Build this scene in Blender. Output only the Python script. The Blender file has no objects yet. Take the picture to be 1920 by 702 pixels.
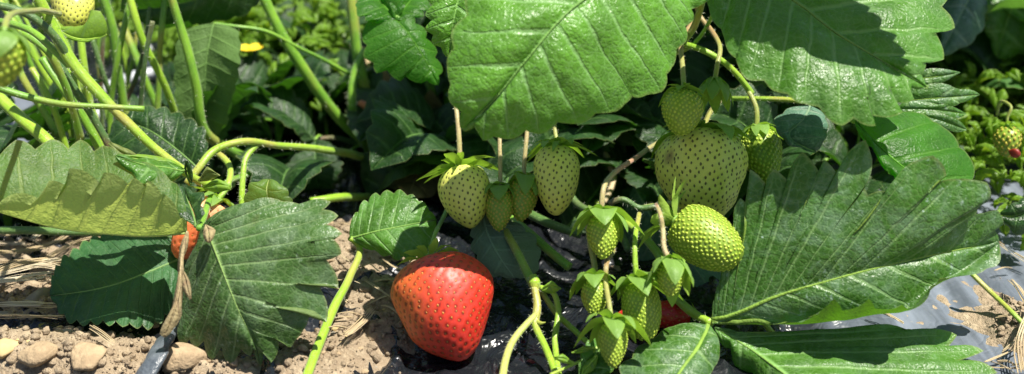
import bpy, math, random
import numpy as np
from mathutils import Vector, Matrix, noise as mnoise, kdtree
random.seed(7); np.random.seed(7)
R = math.radians
scene = bpy.context.scene
COL = scene.collection
# ------------------------------------------------------------ camera frame
PITCH = R(25); CAMH = 0.21; TH = 0.466
CF = np.array((0, math.cos(PITCH), -math.sin(PITCH)))
CU = np.array((0, math.sin(PITCH), math.cos(PITCH)))
CR = np.array((1.0, 0, 0))
CO = np.array((0, 0, CAMH))
def P(a):
    """(px, py, distance in metres) -> world point on the place's own scale"""
    a = np.asarray(a, float)
    x = (a[..., 0] - 960) / 960 * TH * a[..., 2]
    y = -(a[..., 1] - 351) / 960 * TH * a[..., 2]
    return CO + x[..., None] * CR + y[..., None] * CU + a[..., 2][..., None] * CF
def Gd(py, z=0.0):
    y = -(py - 351) / 960 * TH
    return (CAMH - z) / (math.sin(PITCH) - y * math.cos(PITCH))
def G(px, py, z=0.0):
    return P((px, py, Gd(py, z)))
def pxm(px, d): return px / 960 * TH * d

# ------------------------------------------------------------ scene objects
def tag(o, label=None, cat=None, group=None, kind=None):
    if label: o['label'] = label
    if cat: o['category'] = cat
    if group: o['group'] = group
    if kind: o['kind'] = kind
    return o
def thing(name, loc, label, cat, group=None):
    o = bpy.data.objects.new(name, None); COL.objects.link(o)
    o.empty_display_size = 0.01
    o.location = Vector(loc); o['root'] = list(map(float, loc))
    return tag(o, label, cat, group)
def rootloc(o):
    while o.parent is not None: o = o.parent
    return np.array(o.location)
def mk(name, verts, faces, mats, parent=None, uv=None, matidx=None, smooth=True, loc=None):
    verts = np.asarray(verts, float)
    if parent is not None: off = rootloc(parent)
    elif loc is not None: off = np.array(loc, float)
    else: off = verts.mean(axis=0) if len(verts) else np.zeros(3)
    me = bpy.data.meshes.new(name)
    v = (verts - off)
    me.from_pydata([tuple(p) for p in v], [], [tuple(int(i) for i in f) for f in faces])
    if not isinstance(mats, (list, tuple)): mats = [mats]
    for m in mats: me.materials.append(m)
    if matidx is not None:
        me.polygons.foreach_set('material_index', np.asarray(matidx, dtype=np.int32))
    if uv is not None:
        l = me.uv_layers.new(name='UVMap')
        li = np.zeros(len(me.loops), dtype=np.int32); me.loops.foreach_get('vertex_index', li)
        l.data.foreach_set('uv', np.asarray(uv, float)[li].ravel())
    if smooth: me.polygons.foreach_set('use_smooth', np.ones(len(me.polygons), dtype=bool))
    me.update()
    o = bpy.data.objects.new(name, me); COL.objects.link(o)
    if parent is not None: o.parent = parent
    else: o.location = Vector(off)
    return o
class MB:
    def __init__(s): s.v = []; s.f = []; s.uv = []; s.mi = []; s.n = 0
    def add(s, v, f, uv=None, mi=0):
        v = np.asarray(v, float)
        s.v.append(v); s.f += [tuple(int(i) + s.n for i in q) for q in f]
        s.uv.append(np.zeros((len(v), 2)) if uv is None else np.asarray(uv, float))
        s.mi += [mi] * len(f); s.n += len(v)
    def build(s, name, mats, parent=None, smooth=True, loc=None):
        return mk(name, np.concatenate(s.v), s.f, mats, parent, np.concatenate(s.uv), s.mi, smooth, loc)

def cr(pts, n, t=None):
    """Catmull-Rom through pts, n samples (or at parameters t in 0..1)"""
    pts = np.asarray(pts, float)
    if len(pts) == 1: return np.repeat(pts, n, 0)
    # chord length parameter
    d = np.linalg.norm(np.diff(pts[:, :2] if pts.shape[1] > 2 else pts, axis=0), axis=1) + 1e-9
    k = np.concatenate([[0], np.cumsum(d)]); k /= k[-1]
    if t is None: t = np.linspace(0, 1, n)
    t = np.clip(np.asarray(t, float), 0, 1)
    # tangents (finite difference, non uniform)
    m = np.zeros_like(pts)
    if len(pts) == 2:
        m[:] = pts[1] - pts[0]
    else:
        for i in range(1, len(pts) - 1):
            a = (pts[i] - pts[i-1]) / (k[i] - k[i-1]); b = (pts[i+1] - pts[i]) / (k[i+1] - k[i])
            wa = (k[i+1] - k[i]); wb = (k[i] - k[i-1]); m[i] = (a * wa + b * wb) / (wa + wb)
        m[0] = 1.5 * (pts[1] - pts[0]) / (k[1] - k[0]) - .5 * m[1]
        m[-1] = 1.5 * (pts[-1] - pts[-2]) / (k[-1] - k[-2]) - .5 * m[-2]
    idx = np.clip(np.searchsorted(k, t, side='right') - 1, 0, len(pts) - 2)
    h = k[idx+1] - k[idx]; s = ((t - k[idx]) / h)[:, None]; h = h[:, None]
    return ((2*s**3 - 3*s**2 + 1) * pts[idx] + (s**3 - 2*s**2 + s) * h * m[idx]
            + (-2*s**3 + 3*s**2) * pts[idx+1] + (s**3 - s**2) * h * m[idx+1])
def gridfaces(nu, nv, o=0, flip=False, wrap=False):
    f = []
    for i in range(nu - 1):
        for j in range(nv if wrap else nv - 1):
            j2 = (j + 1) % nv
            q = (o + i*nv + j, o + i*nv + j2, o + (i+1)*nv + j2, o + (i+1)*nv + j)
            f.append(q[::-1] if flip else q)
    return f
def nz(p, s, seed=0.0): return mnoise.noise(Vector((p[0]*s + seed, p[1]*s - seed*1.7, p[2]*s + seed*.6)))
def nzv(v, s, seed=0.0): return np.array([nz(p, s, seed) for p in v])

# ------------------------------------------------------------ materials
class NT:
    def __init__(s, name):
        s.m = bpy.data.materials.new(name); s.m.use_nodes = True
        s.t = s.m.node_tree; s.t.nodes.clear()
        s.out = s.t.nodes.new('ShaderNodeOutputMaterial')
    def n(s, typ, **kw):
        o = s.t.nodes.new('ShaderNode' + typ)
        for k, v in kw.items():
            if k.startswith('_'): setattr(o, k[1:], v)
        for k, v in kw.items():
            if not k.startswith('_'): s.set(o, k.replace('__', ' '), v)
        return o
    def set(s, o, key, v):
        i = o.inputs[int(key[1:])] if key[0] == 'i' and key[1:].isdigit() else o.inputs[key]
        if hasattr(v, 'is_linked') or isinstance(v, bpy.types.NodeSocket): s.t.links.new(v, i)
        elif isinstance(v, bpy.types.Node): s.t.links.new(v.outputs[0], i)
        else:
            if hasattr(i.default_value, '__len__') and not hasattr(v, '__len__'): v = (v,)*len(i.default_value)
            if hasattr(i.default_value, '__len__') and len(i.default_value) == 4 and len(v) == 3: v = tuple(v) + (1,)
            i.default_value = v
    def math(s, op, a, b=0.0, c=None):
        o = s.n('Math', _operation=op, i0=a, i1=b)
        if c is not None: s.set(o, 'i2', c)
        return o.outputs[0]
    def ramp(s, x, a, b, lo=0.0, hi=1.0):
        o = s.n('MapRange', _interpolation_type='SMOOTHSTEP', Value=x, From__Min=a, From__Max=b, To__Min=lo, To__Max=hi)
        return o.outputs[0]
    def mix(s, f, a, b):
        o = s.t.nodes.new('ShaderNodeMix'); o.data_type = 'RGBA'
        for i, v in ((0, f), (6, a), (7, b)):
            k = o.inputs[i]
            if isinstance(v, bpy.types.NodeSocket): s.t.links.new(v, k)
            else: k.default_value = v if i == 0 else tuple(v) + ((1,) if len(v) == 3 else ())
        return o.outputs[2]
    def noise(s, scale, vec=None, detail=3, rough=.55, dist=0.0):
        o = s.n('TexNoise', Scale=scale, Detail=detail, Roughness=rough, Distortion=dist)
        if vec is not None: s.t.links.new(vec, o.inputs['Vector'])
        return o.outputs['Fac']
    def objc(s): return s.n('TexCoord').outputs['Object']
    def bump(s, h, strength, dist):
        return s.n('Bump', Strength=strength, Distance=dist, Height=h).outputs[0]
    def done(s, sh):
        s.t.links.new(sh if isinstance(sh, bpy.types.NodeSocket) else sh.outputs[0], s.out.inputs['Surface']); return s.m
def leaf_mat(name, top, under, trans, dust=0.15, rough=.38, tfac=.35, dustcol=(.45, .52, .45), vein=(.16, .26, .06), vw=.085,
             relief=1.0, blot=.25, brown=0.0):
    k = NT(name); oc = k.objc()
    uv = k.n('UVMap').outputs[0]; sp = k.n('SeparateXYZ', Vector=uv)
    ph, r = sp.outputs[0], sp.outputs[1]
    wob = k.math('MULTIPLY', k.math('SUBTRACT', k.noise(150, oc, 2), .5), .16)
    a = k.math('ABSOLUTE', k.math('SUBTRACT', k.math('FRACT', k.math('ADD', ph, wob)), .5))
    w = k.ramp(r, 0, 1, vw*1.5, vw*.5)
    vm = k.ramp(k.math('DIVIDE', a, w), .25, 1.0, 1, 0)
    vm = k.math('MULTIPLY', vm, k.ramp(r, .75, 1.0, 1, .2))
    mm = k.ramp(r, .012, .035, 1, 0)
    wv = k.n('TexNoise', Scale=180, Detail=2); k.t.links.new(oc, wv.inputs['Vector'])
    wsc = k.n('VectorMath', _operation='SCALE', i0=wv.outputs['Color']); wsc.inputs['Scale'].default_value = .003
    ow = k.n('VectorMath', _operation='ADD', i0=oc, i1=wsc.outputs[0]).outputs[0]
    vor = k.n('TexVoronoi', _feature='DISTANCE_TO_EDGE', Scale=400); k.t.links.new(ow, vor.inputs['Vector'])
    net = k.ramp(vor.outputs['Distance'], 0, .09, 1, 0)
    vor2 = k.n('TexVoronoi', _feature='DISTANCE_TO_EDGE', Scale=900); k.t.links.new(oc, vor2.inputs['Vector'])
    net2 = k.ramp(vor2.outputs['Distance'], 0, .12, 1, 0)
    big = k.noise(60, oc, 3); fine = k.noise(900, oc, 2); med = k.noise(210, oc, 4, .65)
    c = k.mix(k.ramp(big, .35, .7), tuple(x*(1-blot) for x in top), tuple(x*(1+blot*.9) for x in top))
    c = k.mix(k.math('MULTIPLY', k.ramp(med, .45, .75), .35), c, tuple(min(1, x*1.7) for x in top))
    c = k.mix(k.math('MULTIPLY', net, .4), c, vein)
    c = k.mix(k.math('MULTIPLY', vm, .85), c, vein)
    c = k.mix(k.math('MULTIPLY', mm, .8), c, tuple(min(1, x*1.5) for x in vein))
    edge = k.ramp(r, .965, 1.0, 0, .45)
    c = k.mix(edge, c, (.22, .25, .08))
    # spray residue and dust
    if dust > 0:
        sm = k.n('Mapping', Scale=(1, 1, 1)); k.t.links.new(oc, sm.inputs['Vector'])
        spots = k.ramp(k.noise(420, oc, 4, .7), .56, .72)
        patch = k.ramp(k.noise(45, oc, 3, .6, .8), .38, .68)
        df = k.math('MULTIPLY', k.math('MULTIPLY', spots, patch), dust*1.6)
        film = k.math('MULTIPLY', k.ramp(k.noise(90, oc, 5, .7, 1.0), .4, .75), dust*.45)
        spk = k.ramp(k.n('TexVoronoi', Scale=260, Vector=oc).outputs['Distance'], .05, .13, 1, 0)
        spk = k.math('MULTIPLY', k.math('MULTIPLY', spk, k.ramp(k.noise(130, oc, 2), .5, .6)), dust*1.8)
        df = k.math('MINIMUM', k.math('ADD', k.math('ADD', df, film), spk), .85)
        c = k.mix(df, c, dustcol)
    if brown > 0:
        bs = k.ramp(k.noise(70, oc, 3, .6), .68, .74)
        c = k.mix(k.math('MULTIPLY', bs, brown), c, (.14, .08, .03))
    cu = k.mix(k.math('MULTIPLY', net, .3), under, tuple(min(1, x*1.35) for x in under))
    cu = k.mix(k.math('MULTIPLY', vm, .55), cu, tuple(min(1, x*1.6) for x in under))
    cu = k.mix(k.math('MULTIPLY', mm, .8), cu, tuple(min(1, x*1.8) for x in under))
    cu = k.mix(k.math('MULTIPLY', k.ramp(big, .4, .7), .35), cu, tuple(x*.7 for x in under))
    bf = k.n('NewGeometry').outputs['Backfacing']
    col = k.mix(bf, c, cu)
    h = k.math('ADD', k.math('MULTIPLY', k.ramp(vor.outputs['Distance'], 0, .32), .28), k.math('MULTIPLY', fine, .12))
    h = k.math('ADD', h, k.math('MULTIPLY', k.ramp(vor2.outputs['Distance'], 0, .4), .22))
    cre = k.math('ABSOLUTE', k.math('SUBTRACT', k.noise(95, oc, 4, .6, .7), .5))
    h = k.math('ADD', h, k.math('MULTIPLY', med, .5)); h = k.math('ADD', h, k.math('MULTIPLY', cre, 2.6))
    h = k.math('SUBTRACT', h, k.math('MULTIPLY', vm, .7))
    b = k.bump(h, .75*relief, .00042)
    ro = k.ramp(k.noise(160, oc, 4), .3, .75, rough*.8, rough*1.25)
    ro = k.mix(bf, (rough, rough, rough), (.6, .6, .6)) if False else k.math('ADD', ro, k.math('MULTIPLY', bf, .25))
    p = k.n('BsdfPrincipled', Base__Color=col, Roughness=ro, Normal=b)
    p.inputs['Specular IOR Level'].default_value = .36
    p.inputs['Sheen Weight'].default_value = .03
    p.inputs['Sheen Roughness'].default_value = .4
    tcol = k.mix(k.math('MAXIMUM', k.math('MULTIPLY', vm, .5), k.math('MULTIPLY', net, .35)), trans, tuple(x*.55 for x in trans))
    tcol = k.mix(k.math('MULTIPLY', mm, .6), tcol, tuple(x*.4 for x in trans))
    t = k.n('BsdfTranslucent', Color=tcol, Normal=b)
    return k.done(k.n('MixShader', Fac=tfac, i1=p.outputs[0], i2=t.outputs[0]))
def stem_mat(name, c1, c2, c3=None, rough=.42, trans=.12, scale=90):
    k = NT(name); oc = k.objc()
    uv = k.n('UVMap').outputs[0]; sp = k.n('SeparateXYZ', Vector=uv)
    n1 = k.noise(scale, oc, 4, .6)
    st = k.n('Mapping', Scale=(1, 1, 1)); k.t.links.new(uv, st.inputs['Vector']); st.inputs['Scale'].default_value = (26, .6, 1)
    streak = k.noise(1.0, st.outputs[0], 3)
    c = k.mix(k.ramp(n1, .35, .65), c1, c2)
    c = k.mix(k.math('MULTIPLY', k.ramp(streak, .45, .7), .5), c, tuple(min(1, x*1.35) for x in c2))
    if c3: c = k.mix(k.ramp(k.noise(35, oc, 2), .52, .66), c, c3)
    spk = k.ramp(k.noise(1500, oc, 2), .6, .7)
    c = k.mix(k.math('MULTIPLY', spk, .3), c, (.5, .55, .25))
    h = k.math('ADD', k.math('MULTIPLY', streak, 1.0), k.math('MULTIPLY', k.noise(1200, oc, 2), .5))
    p = k.n('BsdfPrincipled', Base__Color=c, Roughness=rough, Normal=k.bump(h, .6, .0003))
    p.inputs['Subsurface Weight'].default_value = trans
    p.inputs['Subsurface Radius'].default_value = (.0015, .0025, .0006)
    p.inputs['Subsurface Scale'].default_value = 1.0
    p.inputs['Sheen Weight'].default_value = .15
    return k.done(p)
def flat_mat(name, c1, c2, scale=200, rough=.8, bump=.5, bd=.0008, spec=.3, sss=0.0, detail=5):
    k = NT(name); oc = k.objc()
    n1 = k.noise(scale, oc, detail, .65); n2 = k.noise(scale*4.3, oc, 3)
    c = k.mix(k.ramp(n1, .3, .7), c1, c2)
    c = k.mix(k.math('MULTIPLY', n2, .35), c, tuple(x*.6 for x in c1))
    p = k.n('BsdfPrincipled', Base__Color=c, Roughness=rough, Normal=k.bump(k.math('ADD', n1, k.math('MULTIPLY', n2, .5)), bump, bd))
    p.inputs['Specular IOR Level'].default_value = spec
    if sss:
        p.inputs['Subsurface Weight'].default_value = sss
        p.inputs['Subsurface Radius'].default_value = (.002, .001, .0005); p.inputs['Subsurface Scale'].default_value = 1
    return k.done(p)

# ------------------------------------------------------------ leaflets
def auto(pts, n, amp, mid, pw=.62, jit=.25):
    """coarse outline (base .. apex) -> alternating valley / tooth tip list"""
    pts = np.asarray([p[:2] for p in pts], float); m = cr([q[:2] for q in mid], 60)
    c = cr(pts, 400); d = np.concatenate([[0], np.cumsum(np.linalg.norm(np.diff(c, axis=0), axis=1))]); d /= d[-1]
    at = lambda t: np.array([np.interp(t, d, c[:, 0]), np.interp(t, d, c[:, 1])])
    def outw(p):
        tq = p - m[np.argmin(((m - p)**2).sum(1))]; L = np.linalg.norm(tq)
        return tq / L if L > 1e-9 else np.zeros(2)
    res = [pts[0]]
    t0 = .13
    for i in range(n):
        ta = t0 + (1 - t0) * i / n; tb = t0 + (1 - t0) * (i + 1) / n
        if i > 0:
            v = at(ta); res.append(v - outw(v) * amp * .55)
        else: pass
        tt = ta + (tb - ta) * (pw + jit * (random.random() - .5))
        if i < n - 1:
            q = at(tt); res.append(q + outw(q) * amp * (.45 + .4 * random.random()))
    if n > 1: res.append(pts[-1])
    return res
def leaflet(name, mid, left, right, mat, parent=None, dl=(0,), dr=(0,), fl=None, fr=None, top='both', xf=P, nr=18, ns=5,
            camber=.0015, pucker=.0002, und=.0010, pw=1.4, seed=0, mrib=.0005, loc=None, hole=None, midtube=True):
    """mid: (px,py,d) points base->apex.  left/right: alternating valley/tip outline points.
       dl/dr: depth added at the edge along its length.  fl/fr: fold rail ((pts), dd, rf)"""
    mid = np.asarray(mid, float); mb = MB()
    sides = []
    for sd, E, dd, fold in ((0, left, dl, fl), (1, right, dr, fr)):
        if E is None: continue
        E = np.asarray([(list(e) + [0])[:3] if len(e) < 3 else e for e in E], float)
        K = len(E); S = (K - 1) * ns + 1
        idx = np.arange(S) / ns
        u = (idx / (K - 1)) ** pw
        M = cr(mid, 0, t=u)
        mref = mid[:, :2].mean(0)
        pe = np.zeros((S, 2))
        md = M[:, :2]
        for k in range(K - 1):
            a, b = E[k, :2], E[k+1, :2]; L = np.linalg.norm(b - a)
            nrm = np.array((-(b - a)[1], (b - a)[0])) / (L + 1e-9)
            cc = md[min(S-1, k*ns + ns//2)]
            if np.dot(nrm, (a + b)/2 - cc) < 0: nrm = -nrm
            up = (k % 2 == 0)
            bl = (.12 if up else .04) * L if k > 0 else .08 * L
            last = ns + 1 if k == K - 2 else ns
            for q in range(last):
                t = q / ns
                tt = t ** .85 if up else 1 - (1 - t) ** .85
                pe[k*ns + q] = a + (b - a) * tt + nrm * bl * math.sin(math.pi * t) ** .8 * (1 if not up else 1)
        s = idx / (K - 1)
        dd = np.interp(s, np.linspace(0, 1, len(dd)), dd) if len(dd) > 1 else np.full(S, dd[0]) * np.sin(np.pi * np.clip(s, 0, 1) ** .8) ** .6
        dist = np.linalg.norm(pe - md, axis=1); kw = min(S // 2 * 2 - 1, 4*ns + 1); pad = np.concatenate([dist[:kw//2][::-1], dist, dist[::-1][:kw//2]])
        smd = np.convolve(pad, np.ones(kw)/kw, 'valid')[:S]; dd = dd * np.clip(dist / (smd + 1e-9), .7, 1.35)
        extra = np.interp(s, np.linspace(0, 1, K), E[:, 2])
        Ed = np.column_stack([pe, M[:, 2] + dd + extra])
        rr = np.linspace(0, 1, nr) ** .9
        grid = np.zeros((S, nr, 3))
        if fold is None:
            for j, r in enumerate(rr):
                g = M * (1 - r) + Ed * r
                g[:, 2] -= camber * math.sin(math.pi * r) * np.sin(np.pi * np.clip(s, .02, .98)) ** .5
                grid[:, j] = g
        else:
            fp, rf = fold
            F = cr(np.asarray(fp, float), 0, t=s)
            for j, r in enumerate(rr):
                # smooth three-rail (quadratic like) passage
                if r < rf:
                    q = r / rf; g = M * (1 - q) + F * q
                    g[:, 2] -= camber * math.sin(math.pi * q)
                else:
                    q = (r - rf) / (1 - rf); g = F * (1 - q) + Ed * q
                    g[:, 2] -= .001 * math.sin(math.pi * q)
                grid[:, j] = g
        sides.append((sd, S, grid, idx / 2, rr, s, K))
    if midtube:
        pass
    out = []
    flip = False; score = 0
    for (sd, S, grid, ph, rr, s, K) in sides:
        W = xf(grid)
        du = np.gradient(W, axis=0); dr_ = np.gradient(W, axis=1)
        N = np.cross(du, dr_); N /= (np.linalg.norm(N, axis=2, keepdims=True) + 1e-12)
        if sd == 1: N = -N
        view = W - CO; f = (N * view).sum(2).mean() * 1.0
        if top == 'both' or (top == 'left' and sd == 0) or (top == 'right' and sd == 1): score += f * S
        if top == 'world': score -= N[..., 2].mean() * S
        if top == 'under': score -= f * S
        out.append([sd, S, W, N, ph, rr, s, K])
    sg = -1 if score > 0 else 1
    for (sd, S, W, N, ph, rr, s, K) in out:
        N = N * sg
        P0, R0 = np.meshgrid(ph, rr, indexing='ij')
        bul = (.5 + .5 * np.cos(2 * np.pi * P0))
        env = np.clip(R0 / .25, 0, 1) * np.clip((1.03 - R0) / .3, 0, 1)
        h = pucker * bul ** .7 * env
        h -= pucker * 1.3 * np.exp(-(R0 / .07) ** 2)
        flat = W.reshape(-1, 3)
        h = h.ravel() + und * nzv(flat, 70, seed * 3.1) * np.clip(R0.ravel() * 3, 0.15, 1) + pucker * .8 * nzv(flat, 260, seed) * env.ravel()
        V = flat + N.reshape(-1, 3) * h[:, None]
        nr_ = len(rr)
        ff = gridfaces(S, nr_)
        flipf = (sd == 1) ^ (sg < 0)
        # natural quad order (i,j),(i,j+1),(i+1,j+1),(i+1,j): normal = dr x du = -(du x dr)
        natural_neg = True
        fl_ = (sd == 0 and sg > 0) or (sd == 1 and sg < 0)
        if fl_: ff = [q[::-1] for q in ff]
        if hole is not None:
            ff2 = []
            for q in ff:
                c = V[list(q)].mean(0)
                if not any(np.linalg.norm((c - hc)) < hr * (1 + .5 * nz(c, 400, seed)) for hc, hr in hole): ff2.append(q)
            ff = ff2
        mb.add(V, ff, np.column_stack([P0.ravel(), R0.ravel()]))
    if mrib > 0:
        M = xf(cr(mid, 24)); Nn = []
        rad = mrib * (1 - .8 * np.linspace(0, 1, 24))
        # shift rib slightly below the blade
        sdn = out[0][3][:, 0] * sg
        ii = np.linspace(0, len(sdn) - 1, 24).astype(int)
        M = M - sdn[ii] * (rad * .75)[:, None]
        v, f, uvs = tube(M, rad, 7)
        mb.add(v, f, np.column_stack([np.full(len(v), .5), np.zeros(len(v))]))
    return mb.build(name, mat, parent, loc=loc)

def tube(path, rad, n=8, cap=True, squash=1.0):
    path = np.asarray(path, float); m = len(path); rad = np.broadcast_to(rad, (m,))
    T = np.gradient(path, axis=0); T /= np.linalg.norm(T, axis=1, keepdims=True) + 1e-12
    a = np.array((0, 0, 1.0)) if abs(T[0, 2]) < .9 else np.array((1.0, 0, 0))
    X = np.cross(T[0], a); X /= np.linalg.norm(X)
    v = []; uv = []; L = 0
    for i in range(m):
        X = X - T[i] * np.dot(X, T[i]); X /= np.linalg.norm(X) + 1e-12
        Y = np.cross(T[i], X)
        if i: L += np.linalg.norm(path[i] - path[i-1])
        for k in range(n):
            t = 2 * math.pi * k / n
            v.append(path[i] + rad[i] * (math.cos(t) * X + math.sin(t) * Y * squash)); uv.append((k / n, L * 100))
    f = gridfaces(m, n, wrap=True, flip=True)
    if cap:
        v.append(path[0]); uv.append((0, 0)); v.append(path[-1]); uv.append((0, L*100))
        c0, c1 = m*n, m*n + 1
        for k in range(n):
            k2 = (k + 1) % n
            f.append((c0, k, k2)); f.append((c1, (m-1)*n + k2, (m-1)*n + k))
    return np.array(v), f, np.array(uv)
def hairs(mb, path, rad, count, length, mi=1, seed=1, w=.00007):
    rnd = np.random.RandomState(seed); path = np.asarray(path); m = len(path)
    T = np.gradient(path, axis=0); T /= np.linalg.norm(T, axis=1, keepdims=True) + 1e-12
    rad = np.broadcast_to(rad, (m,)); vs = []; fs = []
    for q in range(count):
        x = rnd.rand() * (m - 1); i = int(x); fr = x - i
        p = path[i] * (1 - fr) + path[min(m-1, i+1)] * fr
        d = rnd.randn(3); t = T[i]; d -= t * np.dot(d, t); d /= np.linalg.norm(d) + 1e-9
        s = p + d * rad[i] * .9; l = length * (.5 + rnd.rand() * .8)
        dd = d + t * (rnd.rand() * .5 + .1) + rnd.randn(3) * .2; dd /= np.linalg.norm(dd)
        e = s + dd * (l + rad[i] * .1); side = np.cross(dd, rnd.randn(3)); side /= np.linalg.norm(side) + 1e-9
        n0 = len(vs); vs += [s - side*w, s + side*w, e]; fs.append((n0, n0+1, n0+2))
    mb.add(np.array(vs), fs, None, mi)
def stem(name, pts, rpx, mat, parent=None, hair=0, hl=.0011, n=None, xf=P, loc=None, lump=.05, seed=1, taper=None):
    """pts (px,py,d) ; rpx radius in photo pixels, scalar or list"""
    pts = np.asarray(pts, float); n = n or max(14, 10 * len(pts))
    c = cr(pts, n); W = xf(c)
    rp = np.interp(np.linspace(0, 1, n), np.linspace(0, 1, len(rpx)), rpx) if hasattr(rpx, '__len__') else np.full(n, float(rpx))
    rad = rp / 960 * TH * c[:, 2]
    rad = rad * (1 + lump * np.array([nz(p, 120, seed) for p in W]))
    W = W + .0006 * np.array([[nz(p, 45, seed), nz(p, 45, seed+5), nz(p, 45, seed+9)] for p in W])
    mb = MB(); v, f, uv = tube(W, rad, 12, squash=.92); mb.add(v, f, uv)
    if hair: hairs(mb, W, rad, int(hair*1.6), hl, 1, seed)
    return mb.build(name, [mat, M['hair']], parent, loc=loc if loc is not None else (None if parent is not None else W[0]))

# ------------------------------------------------------------ fruit
def rockgeo(c, r, sq, seed, res=(18, 26), cuts=15):
    nu_, nv_ = res; rs = np.random.RandomState(seed); Nn = rs.randn(cuts, 3); Nn /= np.linalg.norm(Nn, axis=1, keepdims=True); H = rs.uniform(.62, 1.0, cuts); a0 = rs.rand() * 6
    t = np.pi * (np.arange(nu_) + .02) / (nu_ - 1 + .04); p = 2*np.pi*np.arange(nv_)/nv_; T_, P_ = np.meshgrid(t, p, indexing='ij')
    D = np.stack([np.sin(T_)*np.cos(P_), np.sin(T_)*np.sin(P_), np.cos(T_)], -1).reshape(-1, 3)
    dots = D @ Nn.T; q = np.where(dots > .05, H / np.maximum(dots, .05), 9); kf = -np.log(np.exp(-q*14).sum(1) + np.exp(-1.15*14)) / 14
    D2 = D * kf[:, None]
    if nu_ > 12: D2 = D2 * (1 + .05 * nzv(D, 3.5, seed) + .03 * nzv(D, 9, seed))[:, None]
    D2 = D2 * np.array((1, .78, sq)); ca, sa = math.cos(a0), math.sin(a0)
    v = np.column_stack([D2[:, 0]*ca - D2[:, 1]*sa, D2[:, 0]*sa + D2[:, 1]*ca, D2[:, 2]]) * r + np.array(c)
    return v, gridfaces(nu_, nv_, wrap=True)
def sepal_geo(L, Wd, th0, th1, r0, z0, phi, cup=.25, twist=0.0, nt=10, nw=5, wave=0.0, seed=0):
    """local frame: +z runs from the calyx to the fruit's tip"""
    t = np.linspace(0, 1, nt); th = th0 + (th1 - th0) * t ** .9
    rr = r0 + np.concatenate([[0], np.cumsum(np.cos((th[1:] + th[:-1])/2) * L / (nt-1))])
    zz = z0 + np.concatenate([[0], np.cumsum(np.sin((th[1:] + th[:-1])/2) * L / (nt-1))])
    w = Wd * (np.sin(np.pi * np.clip(t * .93 + .07, 0, 1) ** .75) ** .8 * .5 + .0)
    w[-1] = Wd * .01; w[0] = Wd * .34
    v = []; uv = []
    for i in range(nt):
        for j in range(nw):
            x = (j / (nw - 1) * 2 - 1)
            off = x * w[i]; lift = -cup * (abs(x) ** 1.6) * w[i] + wave * w[i] * math.sin(i * 1.3 + seed + x)
            ro = rr[i] - math.sin(th[i]) * lift * -1; zo = zz[i] + math.cos(th[i]) * lift * -1 * -1
            ct, st = math.cos(phi + twist * t[i]), math.sin(phi + twist * t[i])
            v.append((ro*ct - off*st, ro*st + off*ct, zo)); uv.append((.5 + (t[i] * .0), abs(x)))
    f = gridfaces(nt, nw)
    return np.array(v), f, np.array(uv)
def frame(base, tip, roll=0.0):
    z = tip - base; L = np.linalg.norm(z); z = z / L
    view = (base + tip) / 2 - CO; view /= np.linalg.norm(view)
    y = view - z * np.dot(view, z); y /= np.linalg.norm(y); x = np.cross(y, z)
    # x: image right-ish, y: away from camera
    c, s = math.cos(roll), math.sin(roll)
    return np.column_stack([c*x + s*y, -s*x + c*y, z]), L
def seedgeo(p, n, d, ln, wd, hh):
    """teardrop achene lying on the surface at p, normal n, pointing along d"""
    s = np.cross(n, d); v = []; prof = ((-.5, 0), (-.36, .72), (-.05, 1.0), (.25, .62), (.5, 0))
    for (a, r) in prof[1:4]:
        for k in range(6):
            t = 2*math.pi*k/6
            v.append(p + d*a*ln + s*r*wd*.5*math.cos(t) + n*r*hh*math.sin(t))
    v.append(p + d*prof[0][0]*ln); v.append(p + d*prof[4][0]*ln)
    f = gridfaces(3, 6, wrap=True)
    for k in range(6):
        f.append((18, (k+1) % 6, k)); f.append((19, 12 + k, 12 + (k+1) % 6))
    return np.array(v), f
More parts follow.
